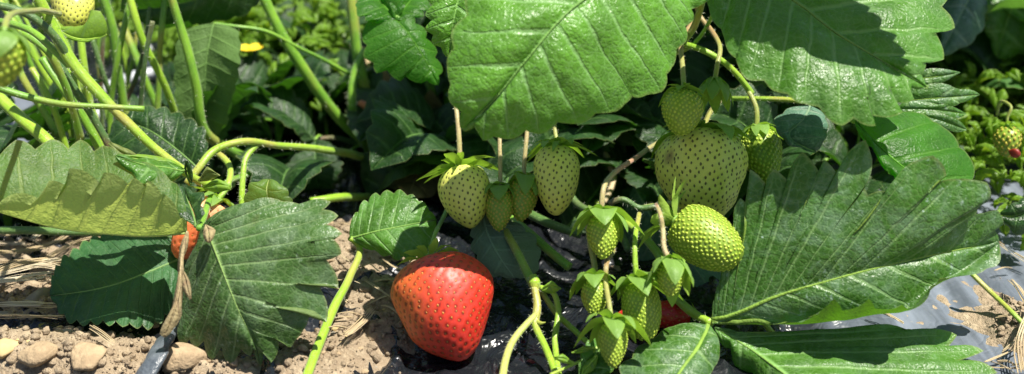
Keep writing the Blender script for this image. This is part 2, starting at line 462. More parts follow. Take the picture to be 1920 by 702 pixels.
def berry(name, label, base, tip, wpx, kind, nseed, group, pa=.72, pb=.62, sepals=9, sl=1.0, sw=.42, th=(-.1, 1.3), stalk=None,
          srad=4.0, smat=None, shair=60, roll=0.0, seed=1, lobes=(), flat=1.0, lump=.035, calyx=True, cat='strawberry', res=1.0, flesh=None, smats=None,
          sphis=None):
    b3, t3 = P(np.array(base)), P(np.array(tip)); Fm, L = frame(b3, t3, roll)
    d = (base[2] + tip[2]) / 2; Rm = pxm(wpx, d) / 2
    root = thing(name, b3, label, cat, group)
    nv = int(64 * res); nu = int(96 * res)
    if kind == 'young': nv = int(nv * 1.15); nu = int(nu * 1.15)
    def rad(v): return np.sin(np.pi * np.clip(v, 0, 1) ** pa) ** pb
    def surf(v, phi):
        r = rad(v) * Rm; z = v * L
        x = r * np.cos(phi); y = r * np.sin(phi) * flat
        # calyx hollow
        z = z + .06 * L * np.exp(-(np.maximum(v, 0) / .03) ** 2)
        Pp = np.stack([x, y, z], -1)
        for (lv, lp, amp, wdt) in lobes:
            dphi = np.angle(np.exp(1j * (phi - lp)))
            g = amp * Rm * np.exp(-((v - lv) / wdt) ** 2 - (dphi / .7) ** 2)
            Pp = Pp + np.stack([g * np.cos(phi), g * np.sin(phi), 0 * g], -1)
        return Pp
    vv = (1 - np.cos(np.linspace(0, math.pi, nv))) / 2; vv[0] = .0005; vv[-1] = .9995
    ph = np.linspace(0, 2*math.pi, nu, endpoint=False)
    VV, PH = np.meshgrid(vv, ph, indexing='ij'); S = surf(VV, PH)
    fl = S.reshape(-1, 3)
    # lumps
    dirn = fl - np.array((0, 0, L * .45)); dn = dirn / (np.linalg.norm(dirn, axis=1, keepdims=True) + 1e-12)
    def lumpf(q): return lump * Rm * (nzv(q / Rm, 1.1, seed * 2.3) + .45 * nzv(q / Rm, 2.6, seed))
    fl = fl + dn * lumpf(fl)[:, None]
    S = fl.reshape(nv, nu, 3)
    # achenes on an even spiral (area weighted)
    tv = np.linspace(.03, .985, 300); r_ = rad(tv) * Rm; ar = r_ * np.sqrt((L * .00335)**2 + np.gradient(r_)**2)
    ca = np.cumsum(ar); ca /= ca[-1]
    q = (np.arange(nseed) + .5) / nseed; sv = np.interp(q, ca, tv); sp = (np.arange(nseed) * 2.39996 + seed) % (2*math.pi)
    sp = sp + np.random.RandomState(seed).randn(nseed) * .025; sv = np.clip(sv + np.random.RandomState(seed+1).randn(nseed) * .003, .02, .99)
    sc = surf(sv, sp); dirs = sc - np.array((0, 0, L * .45)); dirs /= np.linalg.norm(dirs, axis=1, keepdims=True)
    sc = sc + dirs * lumpf(sc)[:, None]
    area = 2 * math.pi * np.sum(ar) * 1.0; area = 2*math.pi*np.trapezoid(rad(tv)*Rm, tv*L) if hasattr(np, 'trapezoid') else 2*math.pi*np.trapz(rad(tv)*Rm, tv*L)
    sp0 = math.sqrt(area / nseed)
    kd = kdtree.KDTree(nseed)
    for i, p in enumerate(sc): kd.insert(p, i)
    kd.balance()
    d1 = np.zeros(len(fl)); d2 = np.zeros(len(fl))
    for i, p in enumerate(fl):
        a = kd.find_n(p, 2); d1[i] = a[0][2] / sp0; d2[i] = a[1][2] / sp0
    du = np.gradient(S, axis=0); dp = (np.roll(S, -1, 1) - np.roll(S, 1, 1)); N = np.cross(dp, du)
    N /= np.linalg.norm(N, axis=2, keepdims=True) + 1e-15; N = N.reshape(-1, 3)
    if (N * dn).sum() < 0: N = -N
    cell = np.clip(d2 - d1, 0, 1)
    if kind == 'red': h = -sp0 * .20 * np.exp(-(d1 / .28) ** 2) + sp0 * .06 * np.clip(cell * 2.5, 0, 1) ** .5
    elif kind == 'pale': h = -sp0 * .14 * np.exp(-(d1 / .26) ** 2)
    else: h = sp0 * .10 * np.exp(-(d1 / .34) ** 2) - sp0 * .04
    fl2 = fl + N * h[:, None]
    Wv = b3 + fl2 @ Fm.T
    # seam free wrap : uv = (how close to an achene, along axis)
    uv = np.column_stack([np.clip(d1, 0, 1), VV.ravel()])
    mb = MB(); ff = gridfaces(nv, nu, wrap=True)
    # orientation
    q0 = ff[len(ff)//2 + 3]; a_, b_, c_ = Wv[q0[0]], Wv[q0[1]], Wv[q0[2]]
    nn = np.cross(b_ - a_, c_ - a_); cen = b3 + np.array((0, 0, L*.45)) @ Fm.T
    if np.dot(nn, a_ - cen) < 0: ff = [q[::-1] for q in ff]
    mb.add(Wv, ff, uv)
    v0 = len(Wv)
    mb.add(np.array([Wv[:nu].mean(0), Wv[-nu:].mean(0)]), [], np.array([(0.5, 0), (.5, 1)]))
    cap = []
    for k in range(nu):
        k2 = (k+1) % nu; cap.append((v0, k, k2)); cap.append((v0+1, (nv-1)*nu + k2, (nv-1)*nu + k))
    mb.f += cap; mb.mi += [0] * len(cap)
    fo = mb.build('flesh', flesh or M['flesh_' + kind], root)
    sb = MB(); kd2 = kdtree.KDTree(len(fl2))
    for i, p in enumerate(fl2): kd2.insert(p, i)
    kd2.balance(); rs = np.random.RandomState(seed + 5)
    for i in range(nseed):
        if sv[i] < .05 and calyx: continue
        j = kd2.find(sc[i])[1]; n_ = N[j]; dz = np.array((0, 0, 1.0)) - n_ * n_[2]; dz /= np.linalg.norm(dz) + 1e-9
        s_ = rs.randn(3) * .12; dz = dz + s_; dz -= n_ * np.dot(dz, n_); dz /= np.linalg.norm(dz)
        if kind == 'red': ln, wd, hh = sp0*.44, sp0*.28, sp0*.09
        elif kind == 'pale': ln, wd, hh = sp0*.72, sp0*.42, sp0*.10
        else: ln, wd, hh = sp0*.80, sp0*.66, sp0*.16
        k_ = .85 + .3 * rs.rand()
        v, f = seedgeo(fl2[j] + n_ * hh * .15, n_, -dz, ln*k_, wd*k_, hh)
        sb.add(b3 + v @ Fm.T, f)
    so = sb.build('seeds', M['seed_' + kind] if smats is None else smats, root)
    if calyx:
        cb = MB(); r0 = Rm * .22
        v, f, uvs = tube(np.array([(0, 0, -.0012), (0, 0, .0), (0, 0, .0012)]), [r0*.55, r0*1.05, r0*.7], 12)
        cb.add(b3 + (v + np.array((0, 0, -.0002))) @ Fm.T, f, uvs)
        co = cb.build('calyx', M['calyx'], root)
        rs = np.random.RandomState(seed + 20)
        for k in range(sepals):
            phi = (2*math.pi*k/sepals + rs.randn() * .12) if sphis is None else sphis[k]
            inner = k % 2
            Ls = Rm * sl * (1.15 + .3 * rs.rand()) * (.85 if inner else 1.0)
            v, f, uvs = sepal_geo(Ls, Rm * sw * (1.25 if not inner else .8) * (.85 + .3 * rs.rand()), th[0] + rs.randn() * .12 - .12*inner, th[1] + rs.randn() * .22,
                                  r0 * .8, -.0004 - .0004 * inner, phi, cup=.35, twist=rs.randn() * .12, wave=.12, seed=k)
            rho = np.hypot(v[:, 0], v[:, 1]) + 1e-9; need = rad(np.clip(v[:, 2] / L + .02, .001, 1)) * Rm * (1.05 + lump) + .0009 + .0004 * inner
            tt = np.repeat(np.linspace(0, 1, 10), 5); need = need * np.clip(tt * 6, 0, 1)
            kf = np.where((v[:, 2] > -.0006) & (rho < need), need / rho, 1.0); v[:, 0] *= kf; v[:, 1] *= kf
            mb = MB(); Wd = b3 + v @ Fm.T
            mb.add(Wd, f, uvs); mb.build('sepal', M['sepal'], co)
    if stalk is not None:
        pts = [base] + [tuple(s) for s in stalk]
        stem('stalk', pts, srad, smat or M['stalk'], root, hair=shair, hl=.0008, seed=seed)
    return root
# ============================================================ camera, light
cam = bpy.data.cameras.new('camera'); co = bpy.data.objects.new('camera', cam); COL.objects.link(co)
co.location = (0, 0, CAMH); co.rotation_euler = (math.pi/2 - PITCH, 0, 0)
cam.sensor_width = 36; cam.lens = 18 / TH; cam.clip_start = .01; cam.clip_end = 200
cam.dof.use_dof = True; cam.dof.focus_distance = .385; cam.dof.aperture_fstop = 8.5
scene.camera = co
SUND = Vector((.32, -.07, .94)).normalized()
w = bpy.data.worlds.new('World'); scene.world = w; w.use_nodes = True
nt = w.node_tree; sky = nt.nodes.new('ShaderNodeTexSky'); sky.sky_type = 'NISHITA'; sky.sun_disc = False
elev = math.asin(SUND.z); sky.sun_elevation = elev; sky.sun_rotation = math.atan2(SUND.x, SUND.y)
nt.links.new(sky.outputs[0], nt.nodes['Background'].inputs[0]); nt.nodes['Background'].inputs[1].default_value = .055
sl = bpy.data.lights.new('sun', 'SUN'); sl.energy = 5.0; sl.angle = R(.5); sl.color = (1, .95, .86)
so = bpy.data.objects.new('sun', sl); COL.objects.link(so); so.rotation_euler = SUND.to_track_quat('Z', 'Y').to_euler()
so.location = (0, 0, 2)
scene.view_settings.view_transform = 'Standard'; scene.view_settings.look = 'None'
scene.view_settings.exposure = .95; scene.view_settings.gamma = 1
scene.cycles.max_bounces = 8; scene.cycles.transmission_bounces = 6; scene.cycles.use_denoising = True

# ============================================================ materials
M = {}
M['leaf_fresh'] = leaf_mat('leaf_fresh', (.105, .27, .026), (.14, .28, .06), (.18, .50, .02), dust=.12, rough=.32, tfac=.34, vein=(.22, .42, .13), relief=1.35, dustcol=(.40, .55, .38))
M['leaf_green'] = leaf_mat('leaf_green', (.064, .175, .016), (.14, .25, .05), (.15, .46, .01), dust=.22, rough=.38, tfac=.32, dustcol=(.36, .50, .38), vein=(.18, .34, .09))
M['leaf_dusty'] = leaf_mat('leaf_dusty', (.046, .13, .014), (.17, .28, .04), (.15, .42, .01), dust=.62, rough=.40, tfac=.25, dustcol=(.34, .46, .38), vein=(.17, .30, .09), brown=.2)
M['leaf_shaded'] = leaf_mat('leaf_shaded', (.010, .04, .006), (.09, .17, .04), (.08, .28, .01), dust=.12, rough=.40, tfac=.22, vein=(.06, .13, .03))  # near-black green: the shade inside the plant is put into the colour
M['leaf_old'] = leaf_mat('leaf_old', (.046, .105, .020), (.12, .19, .05), (.09, .26, .015), dust=.42, rough=.40, tfac=.2, dustcol=(.36, .46, .34), vein=(.16, .25, .09), brown=.15)
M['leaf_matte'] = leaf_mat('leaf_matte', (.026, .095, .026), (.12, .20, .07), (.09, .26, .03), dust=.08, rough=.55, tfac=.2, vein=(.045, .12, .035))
M['leaf_pale'] = leaf_mat('leaf_pale', (.07, .17, .035), (.38, .46, .15), (.66, .80, .16), dust=.12, rough=.5, tfac=.5, vein=(.2, .3, .08), brown=.2)
M['leaf_glow'] = leaf_mat('leaf_glow', (.045, .16, .012), (.09, .25, .02), (.13, .52, .005), dust=.05, rough=.44, tfac=.5, vein=(.09, .25, .025))
M['leaf_grey'] = leaf_mat('leaf_grey', (.06, .14, .085), (.13, .20, .12), (.07, .2, .03), dust=.38, rough=.5, tfac=.15, dustcol=(.34, .46, .40), vein=(.15, .23, .15))
M['leaf_dry'] = leaf_mat('leaf_dry', (.30, .24, .12), (.34, .27, .15), (.3, .2, .08), dust=.1, rough=.8, tfac=.2, vein=(.22, .15, .08), brown=.6)
M['sepal'] = leaf_mat('sepal', (.21, .37, .035), (.28, .42, .06), (.36, .64, .04), dust=.06, rough=.48, tfac=.35, vein=(.18, .32, .07), relief=.5, blot=.2)
M['sepal_tan'] = leaf_mat('sepal_tan', (.16, .2, .05), (.22, .25, .08), (.3, .35, .06), dust=.05, rough=.5, tfac=.3, vein=(.2, .25, .08), relief=.5, brown=.6)
M['hair'] = flat_mat('hair', (.5, .55, .38), (.6, .62, .45), 50, .6, 0, .0001)
M['calyx'] = stem_mat('calyx', (.15, .30, .03), (.22, .36, .05))
M['stalk'] = stem_mat('stalk', (.22, .3, .04), (.27, .26, .06), (.3, .2, .08))
M['stalk_pink'] = stem_mat('stalk_pink', (.36, .27, .13), (.33, .30, .11), (.40, .22, .13))
M['stem_green'] = stem_mat('stem_green', (.10, .25, .015), (.17, .34, .02), (.26, .30, .04))
M['stem_bright'] = stem_mat('stem_bright', (.20, .37, .015), (.28, .43, .03), (.34, .33, .06), rough=.36)
M['stem_dark'] = stem_mat('stem_dark', (.05, .12, .03), (.08, .16, .03), (.12, .08, .04))
M['stem_yellow'] = stem_mat('stem_yellow', (.33, .40, .08), (.40, .42, .10))
M['stem_brown'] = stem_mat('stem_brown', (.5, .16, .05), (.3, .09, .03))
M['straw'] = stem_mat('straw', (.46, .36, .20), (.38, .28, .15), (.55, .46, .28), rough=.6, trans=.05)
M['straw_pale'] = stem_mat('straw_pale', (.58, .50, .34), (.48, .39, .25), (.66, .58, .42), rough=.6, trans=.05)
M['seed_red'] = flat_mat('seed_red', (.46, .22, .035), (.30, .10, .02), 300, .35, .2, .0001, .5)
M['seed_pale'] = flat_mat('seed_pale', (.16, .16, .035), (.10, .09, .025), 400, .45, .2, .0001, .4)
M['seed_young'] = flat_mat('seed_young', (.34, .47, .04), (.48, .56, .07), 300, .35, .2, .0001, .5)
M['seed_fog'] = flat_mat('seed_fog', (.40, .34, .04), (.5, .42, .06), 300, .35, .2, .0001, .5)
def flesh_mat(name, kind, scar=None):
    k = NT(name); oc = k.objc(); sp = k.n('SeparateXYZ', Vector=k.n('UVMap').outputs[0]); d, v = sp.outputs[0], sp.outputs[1]
    n1 = k.noise(45, oc, 3, .5); n2 = k.noise(1400, oc, 2); x = k.n('SeparateXYZ', Vector=oc).outputs[0]
    if kind == 'red':
        c = k.mix(k.ramp(n1, .3, .7), (.52, .022, .008), (.62, .055, .018))
        g = k.ramp(k.math('ADD', x, k.math('MULTIPLY', n1, .016)), -.008, .014, 1, 0)
        c = k.mix(k.math('MULTIPLY', g, .85), c, (.72, .22, .04))
        c = k.mix(k.ramp(d, .42, .62, 0, .3), c, (.62, .05, .05)); c = k.mix(k.ramp(d, .14, .42, .85, 0), c, (.15, .008, .006))  # dark ring round each achene: the dimple's shade painted into the flesh
        ro, sss, srad = .48, .2, (.003, .0008, .0004); spec = .5
    elif kind == 'orange':
        c = k.mix(k.ramp(n1, .3, .7), (.72, .26, .10), (.75, .36, .18)); c = k.mix(k.ramp(v, .2, .6, 0, 1), c, (.66, .15, .05))
        ro, sss, srad = .38, .25, (.003, .001, .0005); spec = .45
    elif kind == 'pale':
        c = k.mix(k.ramp(n1, .3, .7), (.60, .62, .10), (.70, .68, .15)); c = k.mix(k.ramp(v, .05, .4, .6, 0), c, (.52, .60, .13))
        c = k.mix(k.ramp(d, .1, .4, .5, 0), c, (.34, .38, .09))
        ro, sss, srad = .38, .25, (.002, .002, .0007); spec = .45
    else:
        c = k.mix(k.ramp(n1, .3, .7), (.17, .29, .02), (.24, .35, .03)); c = k.mix(k.ramp(d, .35, .7, 0, .6), c, (.14, .22, .03))
        ro, sss, srad = .42, .2, (.0012, .0015, .0004); spec = .4
    if scar is not None:
        dn_ = k.n('VectorMath', _operation='DISTANCE', i0=oc, i1=scar).outputs['Value']; dn_ = k.math('ADD', dn_, k.math('MULTIPLY', k.noise(400, oc, 4, .7), .0022))
        c = k.mix(k.ramp(dn_, .0028, .0055, .85, 0), c, (.26, .17, .05)); c = k.mix(k.ramp(dn_, .002, .0036, .8, 0), c, (.13, .08, .03))
    b = k.bump(n2, .12, .0002)
    p = k.n('BsdfPrincipled', Base__Color=c, Roughness=ro, Normal=b)
    p.inputs['Subsurface Weight'].default_value = sss; p.inputs['Subsurface Radius'].default_value = srad; p.inputs['Subsurface Scale'].default_value = 1
    p.inputs['Specular IOR Level'].default_value = spec
    return k.done(p)
for q in ('red', 'orange', 'pale', 'young'): M['flesh_' + q] = flesh_mat('flesh_' + q, q)
M['stone'] = flat_mat('stone', (.44, .33, .20), (.28, .20, .12), 130, .9, 1.0, .0012)
M['stone_grey'] = flat_mat('stone_grey', (.30, .27, .21), (.22, .19, .15), 120, .85, .6, .0008)
M['stone_yellow'] = flat_mat('stone_yellow', (.55, .42, .2), (.45, .33, .16), 120, .75, .4, .0006)
M['pipe'] = flat_mat('pipe', (.52, .55, .58), (.42, .45, .48), 60, .35, .1, .0005, .5)
M['petal'] = flat_mat('petal', (.75, .55, .02), (.8, .62, .04), 200, .5, .2, .0004)
M['weed'] = leaf_mat('weed', (.15, .28, .02), (.2, .34, .04), (.4, .6, .03), dust=0, rough=.45, tfac=.42, relief=.4)
M['bgleaf'] = leaf_mat('bgleaf', (.05, .14, .03), (.13, .24, .07), (.18, .42, .04), dust=.2, rough=.36, tfac=.32, relief=.6)

# ============================================================ ground
def axis(segs):
    r = [segs[0][0]]
    for a, b, n in segs: r += list(np.linspace(a, b, n + 1)[1:])
    return np.array(r)
xs = axis([(-30, -3, 12), (-3, -.9, 20), (-.9, -.26, 40), (-.26, .30, 280), (.30, .9, 40), (.9, 3, 20), (3, 30, 12)])
ys = axis([(-30, -2, 8), (-2, .2, 12), (.2, .31, 20), (.31, .56, 130), (.56, 1.3, 90), (1.3, 4, 24), (4, 30, 12)])
def smooth(x, a, b):
    t = min(1, max(0, (x - a) / (b - a))); return t*t*(3 - 2*t)
def pxof(x, y, z=0.0):
    d = y * math.cos(PITCH) + (CAMH - z) * math.sin(PITCH); h = y * math.sin(PITCH) - (CAMH - z) * math.cos(PITCH)
    if d < .05: return 960, 5000
    return 960 + x / d / TH * 960, 351 - h / d / TH * 960
SOIL = [  # x, y (world, metres), radius x, radius y, height : mounds of soil lying over or showing through the film
]
def addsoil(px, py, rx, ry, h):
    g = G(px, py); SOIL.append((g[0], g[1], rx, ry, h))
addsoil(50, 665, .035, .016, .009); addsoil(215, 705, .03, .007, .006); addsoil(250, 660, .008, .006, .005)
addsoil(650, 640, .022, .022, .007); addsoil(590, 690, .02, .010, .006); addsoil(690, 560, .018, .02, .006); addsoil(620, 470, .03, .03, .007)
addsoil(100, 560, .05, .02, .007); addsoil(60, 480, .06, .02, .006); addsoil(390, 694, .02, .010, .006)
addsoil(800, 300, .035, .03, .008); addsoil(1920, 620, .012, .03, .006)

def soil_h(x, y):
    e = -.006
    for (a, b, rx, ry, h) in SOIL:
        q = ((x-a)/rx)**2 + ((y-b)/ry)**2
        if q < 6: e = max(e, -.006 + h * math.exp(-q * .8) * 1.5)
    if y > .95: e = max(e, -.006 + .012 * smooth(y, .95, 1.0) * (1 - smooth(y, 1.25, 1.3)))
    if abs(x) > 2 or y > 3 or y < -1: return e - .002
    n = .0035 * mnoise.noise(Vector((x*28, y*28, 1))) + .002 * mnoise.noise(Vector((x*90, y*90, 4))) + .003 * abs(mnoise.noise(Vector((x*170, y*170, 9)))) + .0012 * abs(mnoise.noise(Vector((x*420, y*420, 3))))
    return e + n
def film_h(x, y):
    if abs(x) > 2 or y > 3 or y < -1: return -.004
    wv = mnoise.noise(Vector((x*14, y*9, 3))) * .003
    r = 1 - abs(mnoise.noise(Vector((x*42 + 2*wv*90, y*24, 7)))) * 2.4
    r2 = 1 - abs(mnoise.noise(Vector((x*95 + y*50, y*70 - x*30, 2)))) * 2.6
    sm = 1 - .93 * smooth(x, .10, .15)            # tighter pulled film on the right of the bed
    st = .0006 * math.sin(x*420 + 5*mnoise.noise(Vector((x*20, y*9, 5)))) * smooth(x, .08, .16)
    return wv + sm * (.0042 * max(0, r)**3 + .0022 * max(0, r2)**3) + st - .0015
def sheet(name, fn, mat, x0=None, x1=None, y0=None, y1=None):
    X = xs if x0 is None else xs[(xs >= x0) & (xs <= x1)]; Y = ys if y0 is None else ys[(ys >= y0) & (ys <= y1)]
    v = np.array([(x, y, fn(x, y)) for y in Y for x in X])
    return mk(name, v, gridfaces(len(Y), len(X), flip=True), mat, loc=(0, 0, 0))
k = NT('soil'); oc = k.objc()
n1 = k.noise(22, oc, 6, .7); n2 = k.noise(260, oc, 5, .75); vo = k.n('TexVoronoi', Scale=190, Vector=oc); n3 = k.noise(1300, oc, 3)
c = k.mix(k.ramp(n1, .35, .65), (.28, .21, .13), (.46, .37, .25)); c = k.mix(k.ramp(n2, .35, .7), c, (.48, .38, .25))
c = k.mix(k.math('MULTIPLY', k.ramp(vo.outputs['Distance'], .1, .5), .5), c, (.2, .14, .085)); c = k.mix(k.math('MULTIPLY', k.ramp(n3, .5, .7), .4), c, (.5, .42, .3))
h = k.math('ADD', k.math('MULTIPLY', n2, 1.0), k.math('ADD', k.math('MULTIPLY', n3, .3), k.math('MULTIPLY', vo.outputs['Distance'], -.7)))
M['soil'] = k.done(k.n('BsdfPrincipled', Base__Color=c, Roughness=.92, Normal=k.bump(h, 1.0, .0022)))
k = NT('mulch_film'); oc = k.objc()
n1 = k.noise(16, oc, 5, .6, .6); n2 = k.noise(500, oc, 4, .7)
mp = k.n('Mapping'); k.t.links.new(oc, mp.inputs['Vector']); mp.inputs['Scale'].default_value = (75, 9, 10); ns_ = k.noise(1, mp.outputs[0], 4, .6, .4)
sx = k.n('SeparateXYZ', Vector=oc).outputs[0]
dusty = k.ramp(sx, .085, .15, .02, .8)  # right side: dust, plus the sky's blue-grey reflection put into the colour
dm = k.math('MULTIPLY', dusty, k.math('ADD', .45, k.math('MULTIPLY', k.ramp(ns_, .35, .7), .55)))
spk = k.math('MULTIPLY', k.ramp(n2, .58, .75), .35)
c = k.mix(dm, (.006, .007, .009), (.19, .225, .28)); c = k.mix(k.math('MULTIPLY', spk, k.ramp(n1, .35, .6)), c, (.3, .28, .24))
ro = k.math('ADD', k.math('MULTIPLY', dm, .45), k.math('ADD', .2, k.math('MULTIPLY', n2, .12)))
h = k.math('ADD', k.math('MULTIPLY', k.math('ABSOLUTE', k.math('SUBTRACT', k.noise(55, oc, 3, .5, 1.0), .5)), 5.0), k.math('MULTIPLY', ns_, .8))
p = k.n('BsdfPrincipled', Base__Color=c, Roughness=ro, Normal=k.bump(h, k.ramp(sx, .09, .14, .7, .28), .0016)); p.inputs['Specular IOR Level'].default_value = .6
M['film'] = k.done(p)
tag(sheet('ground', soil_h, M['soil']), kind='structure')
tag(sheet('plastic_mulch', film_h, M['film'], -2, 2, .22, .96), 'black plastic mulch film stretched wrinkled over the planting bed', kind='structure')

# ============================================================ fruit
def young(px, py, x2, y2, w, d, label, n=190, stalk=None, d2=None, **kw):
    n = int(n * 1.5)
    kw.setdefault('flesh', M['flesh_young'])
    return berry('strawberry', label, (px, py, d), (x2, y2, d2 or d - .006), w, 'young', n, kw.pop('group', 'green strawberries hanging in the truss'), stalk=stalk, **kw)
berry('strawberry', 'big ripe red strawberry with an orange shoulder lying on black mulch film', (806, 484, .380), (868, 674, .3665), 176, 'red', 460,
      None, pa=.69, pb=.56, sepals=9, sl=.42, sw=.2, th=(-.5, .2), lobes=((.40, math.pi + .12, .13, .2), (.2, -.2, .09, .16), (.72, .1, .09, .2), (.75, -1.5, .08, .2)), seed=3, res=1.25, lump=.03,
      stalk=[(815, 440, .392), (835, 400, .41), (850, 350, .43)], srad=4, smat=M['stem_green'])
berry('strawberry', 'pale unripe strawberry with dark seeds, hanging left of the two smallest ones', (862, 315, .402), (885, 428, .394), 98, 'pale', 270, 'pale unripe strawberries',
      pa=.63, pb=.55, sepals=13, sl=1.3, sw=.42, th=(-.15, .5), stalk=[(858, 250, .404), (855, 190, .41), (858, 150, .42)], srad=[5, 4.5, 4.5], smat=M['stalk_pink'], seed=5)
berry('strawberry', 'pale unripe strawberry with dark seeds, right of the two smallest, half under its green calyx', (1045, 274, .402), (1042, 404, .394), 88, 'pale', 255, 'pale unripe strawberries',
      pa=.68, pb=.52, sepals=12, sl=1.25, sw=.45, th=(-.1, 1.0), stalk=[(1040, 240, .406), (1045, 190, .41)], srad=4, seed=8)
young(937, 352, 935, 434, 52, .398, 'tiny yellow-green strawberry on a tan stalk, touching the tip of the big front leaf', n=150, stalk=[(937, 300, .399), (938, 255, .402), (944, 200, .41)],
      sl=1.9, sw=1.1, th=(.1, 1.5), sepals=8, seed=11, smat=M['stalk_pink'], smats=M['seed_fog'], group='small fruitlets under the big leaf')
young(982, 335, 975, 416, 56, .401, 'tiny yellow-green strawberry beside the right pale one, its calyx folded down over it', n=150, stalk=[(985, 290, .402), (988, 240, .405), (990, 190, .41)],
      sl=1.9, sw=1.1, th=(.1, 1.5), sepals=8, seed=12, smat=M['stalk_pink'], smats=M['seed_fog'], group='small fruitlets under the big leaf')
BIG = berry('strawberry', 'largest pale unripe strawberry, wide with a brown scar on its left shoulder', (1316, 250, .402), (1322, 414, .392), 164, 'pale', 600, 'pale unripe strawberries',
      pa=.66, pb=.38, lump=.09, sepals=12, sl=.85, sw=.34, th=(-.2, 1.0), stalk=[(1330, 215, .412), (1350, 190, .42)], srad=5, seed=17, lobes=((.4, .1, .06, .25), (.55, math.pi, -.04, .2)), res=1.25)
M['flesh_scarred'] = flesh_mat('flesh_scarred', 'pale', tuple(P(np.array((1247, 292, .3895))) - np.array(BIG.location)))
[c_ for c_ in BIG.children if c_.name.startswith('flesh')][0].data.materials[0] = M['flesh_scarred']
young(1282, 172, 1276, 254, 76, .385, 'small dark green strawberry shaded between the two big leaves', n=210, stalk=[(1279, 130, .39), (1278, 80, .40), (1300, 40, .41)],
      sl=1.05, sw=.4, th=(-.1, 1.0), sepals=10, seed=19, srad=5, smats=None)
young(1418, 240, 1440, 345, 76, .415, 'green strawberry with pale yellow calyx hanging right of the largest pale one', n=230, stalk=[(1418, 205, .416), (1400, 165, .42), (1385, 140, .425)],
      sl=1.1, sw=.55, th=(.1, 1.25), sepals=9, seed=23, srad=5)
young(1266, 414, 1388, 490, 106, .372, 'big lime green strawberry leaning right with its blunt tip in the sun', n=420, d2=.362, pa=.74, pb=.36, sl=1.15, sw=.42, th=(-.7, -.1), sepals=10,
      stalk=[(1262, 385, .382), (1235, 385, .386), (1200, 390, .386)], srad=5, seed=29, res=1.25)
young(1130, 404, 1131, 486, 60, .365, 'lime green fruitlet with hood-like calyx on a pink stalk, top of the hanging cluster', n=170,
      stalk=[(1130, 378, .365), (1136, 345, .368), (1158, 318, .378), (1190, 296, .392), (1235, 268, .425), (1270, 245, .46)], sl=2.2, sw=1.35, th=(-.15, 1.4), sepals=8, seed=31, srad=[6, 5, 4.5], smat=M['stalk_pink'], shair=120)
young(1116, 526, 1114, 592, 50, .362, 'small lime fruitlet with pink-tipped sepals below the hooded one', n=150, stalk=[(1116, 500, .364), (1108, 460, .368), (1104, 420, .38)],
      sl=2.2, sw=1.3, th=(-.25, 1.3), sepals=8, seed=37, srad=5.5, shair=90)
young(1196, 530, 1212, 638, 72, .360, 'long lime green strawberry in the middle of the cluster, on a straight pale stalk', n=250, stalk=[(1192, 490, .361), (1192, 440, .366), (1197, 402, .378)],
      pa=.75, pb=.42, sl=1.8, sw=1.05, th=(-.1, 1.2), sepals=8, seed=41, srad=[6, 5, 4.5], smat=M['stem_bright'], shair=120)
young(1258, 492, 1256, 556, 50, .352, 'lime fruitlet hidden in its folded calyx on a reddish stalk', n=130, stalk=[(1246, 470, .353), (1243, 430, .356), (1237, 396, .36), (1231, 384, .368)],
      sl=2.6, sw=1.5, th=(.2, 1.45), sepals=8, seed=43, srad=[6, 5, 4], smat=M['stalk_pink'], shair=120)
young(1148, 604, 1151, 690, 54, .348, 'lowest lime fruitlet of the cluster with long star-shaped sepals', n=170, stalk=[(1142, 570, .352), (1136, 530, .358), (1140, 490, .364), (1150, 470, .38)],
      sl=2.5, sw=1.35, th=(-.05, 1.25), sepals=8, seed=47, srad=5, shair=90)
CB = berry('strawberry', 'pale green strawberry in the upper corner above the bent stems', (134, -30, .42), (140, 52, .41), 78, 'pale', 260, None,
      pa=.75, pb=.45, sepals=6, sl=1.0, sw=.5, th=(.2, 1.0), seed=51)
leaflet('bract', [(105, 55, .402), (150, 74, .399), (200, 66, .402)], [(105, 55), (140, 50), (160, 48), (172, 20), (188, 22), (200, 66)], [(105, 55), (120, 72), (150, 80), (175, 76), (200, 66)], M['sepal'], CB, camber=.001, seed=4)
berry('strawberry', 'orange ripening strawberry tucked behind the folded leaf joint', (408, 375, .405), (330, 485, .40), 88, 'red', 170, None,
      pa=.6, pb=.5, sepals=8, sl=1.0, sw=.4, th=(-.3, .8), seed=53, flesh=M['flesh_orange'], stalk=[(425, 350, .408), (430, 310, .415), (405, 285, .42)], srad=6, smat=M['stem_bright'])
berry('strawberry', 'deep red strawberry mostly hidden behind the hanging green cluster', (1298, 590, .388), (1158, 590, .386), 52, 'red', 150, None,
      pa=.6, pb=.5, sepals=8, sl=.5, sw=.4, th=(-.3, .8), seed=57, flesh=flat_mat('flesh_deep', (.42, .010, .010), (.52, .02, .015), 200, .4, .1, .0003, .5, .2))
YB = berry('strawberry', 'blurred yellow strawberry with a red spot, hanging far off beyond the chewed leaf', (1888, 238, .44), (1890, 296, .438), 48, 'young', 90, None,
      sepals=7, sl=1.2, sw=.5, th=(-.2, .8), seed=61, stalk=[(1888, 220, .44), (1895, 200, .44), (1880, 190, .445), (1868, 215, .46)], srad=3, res=.6, shair=0, smats=M['seed_fog'])
v, f = rockgeo(P(np.array((1902, 287, .4305))), .0022, .8, 6, (10, 14), 9); mk('ripe_patch', v, f, M['flesh_red'], YB)
berry('strawberry', 'blurred green strawberry close to the lens at the left border', (8, 60, .30), (0, 165, .30), 80, 'young', 120, None,
      sepals=8, sl=1.3, sw=.7, th=(.4, 1.4), seed=63, res=.6, shair=0, stalk=[(20, 30, .31), (60, 20, .34), (110, 25, .40)], srad=6)
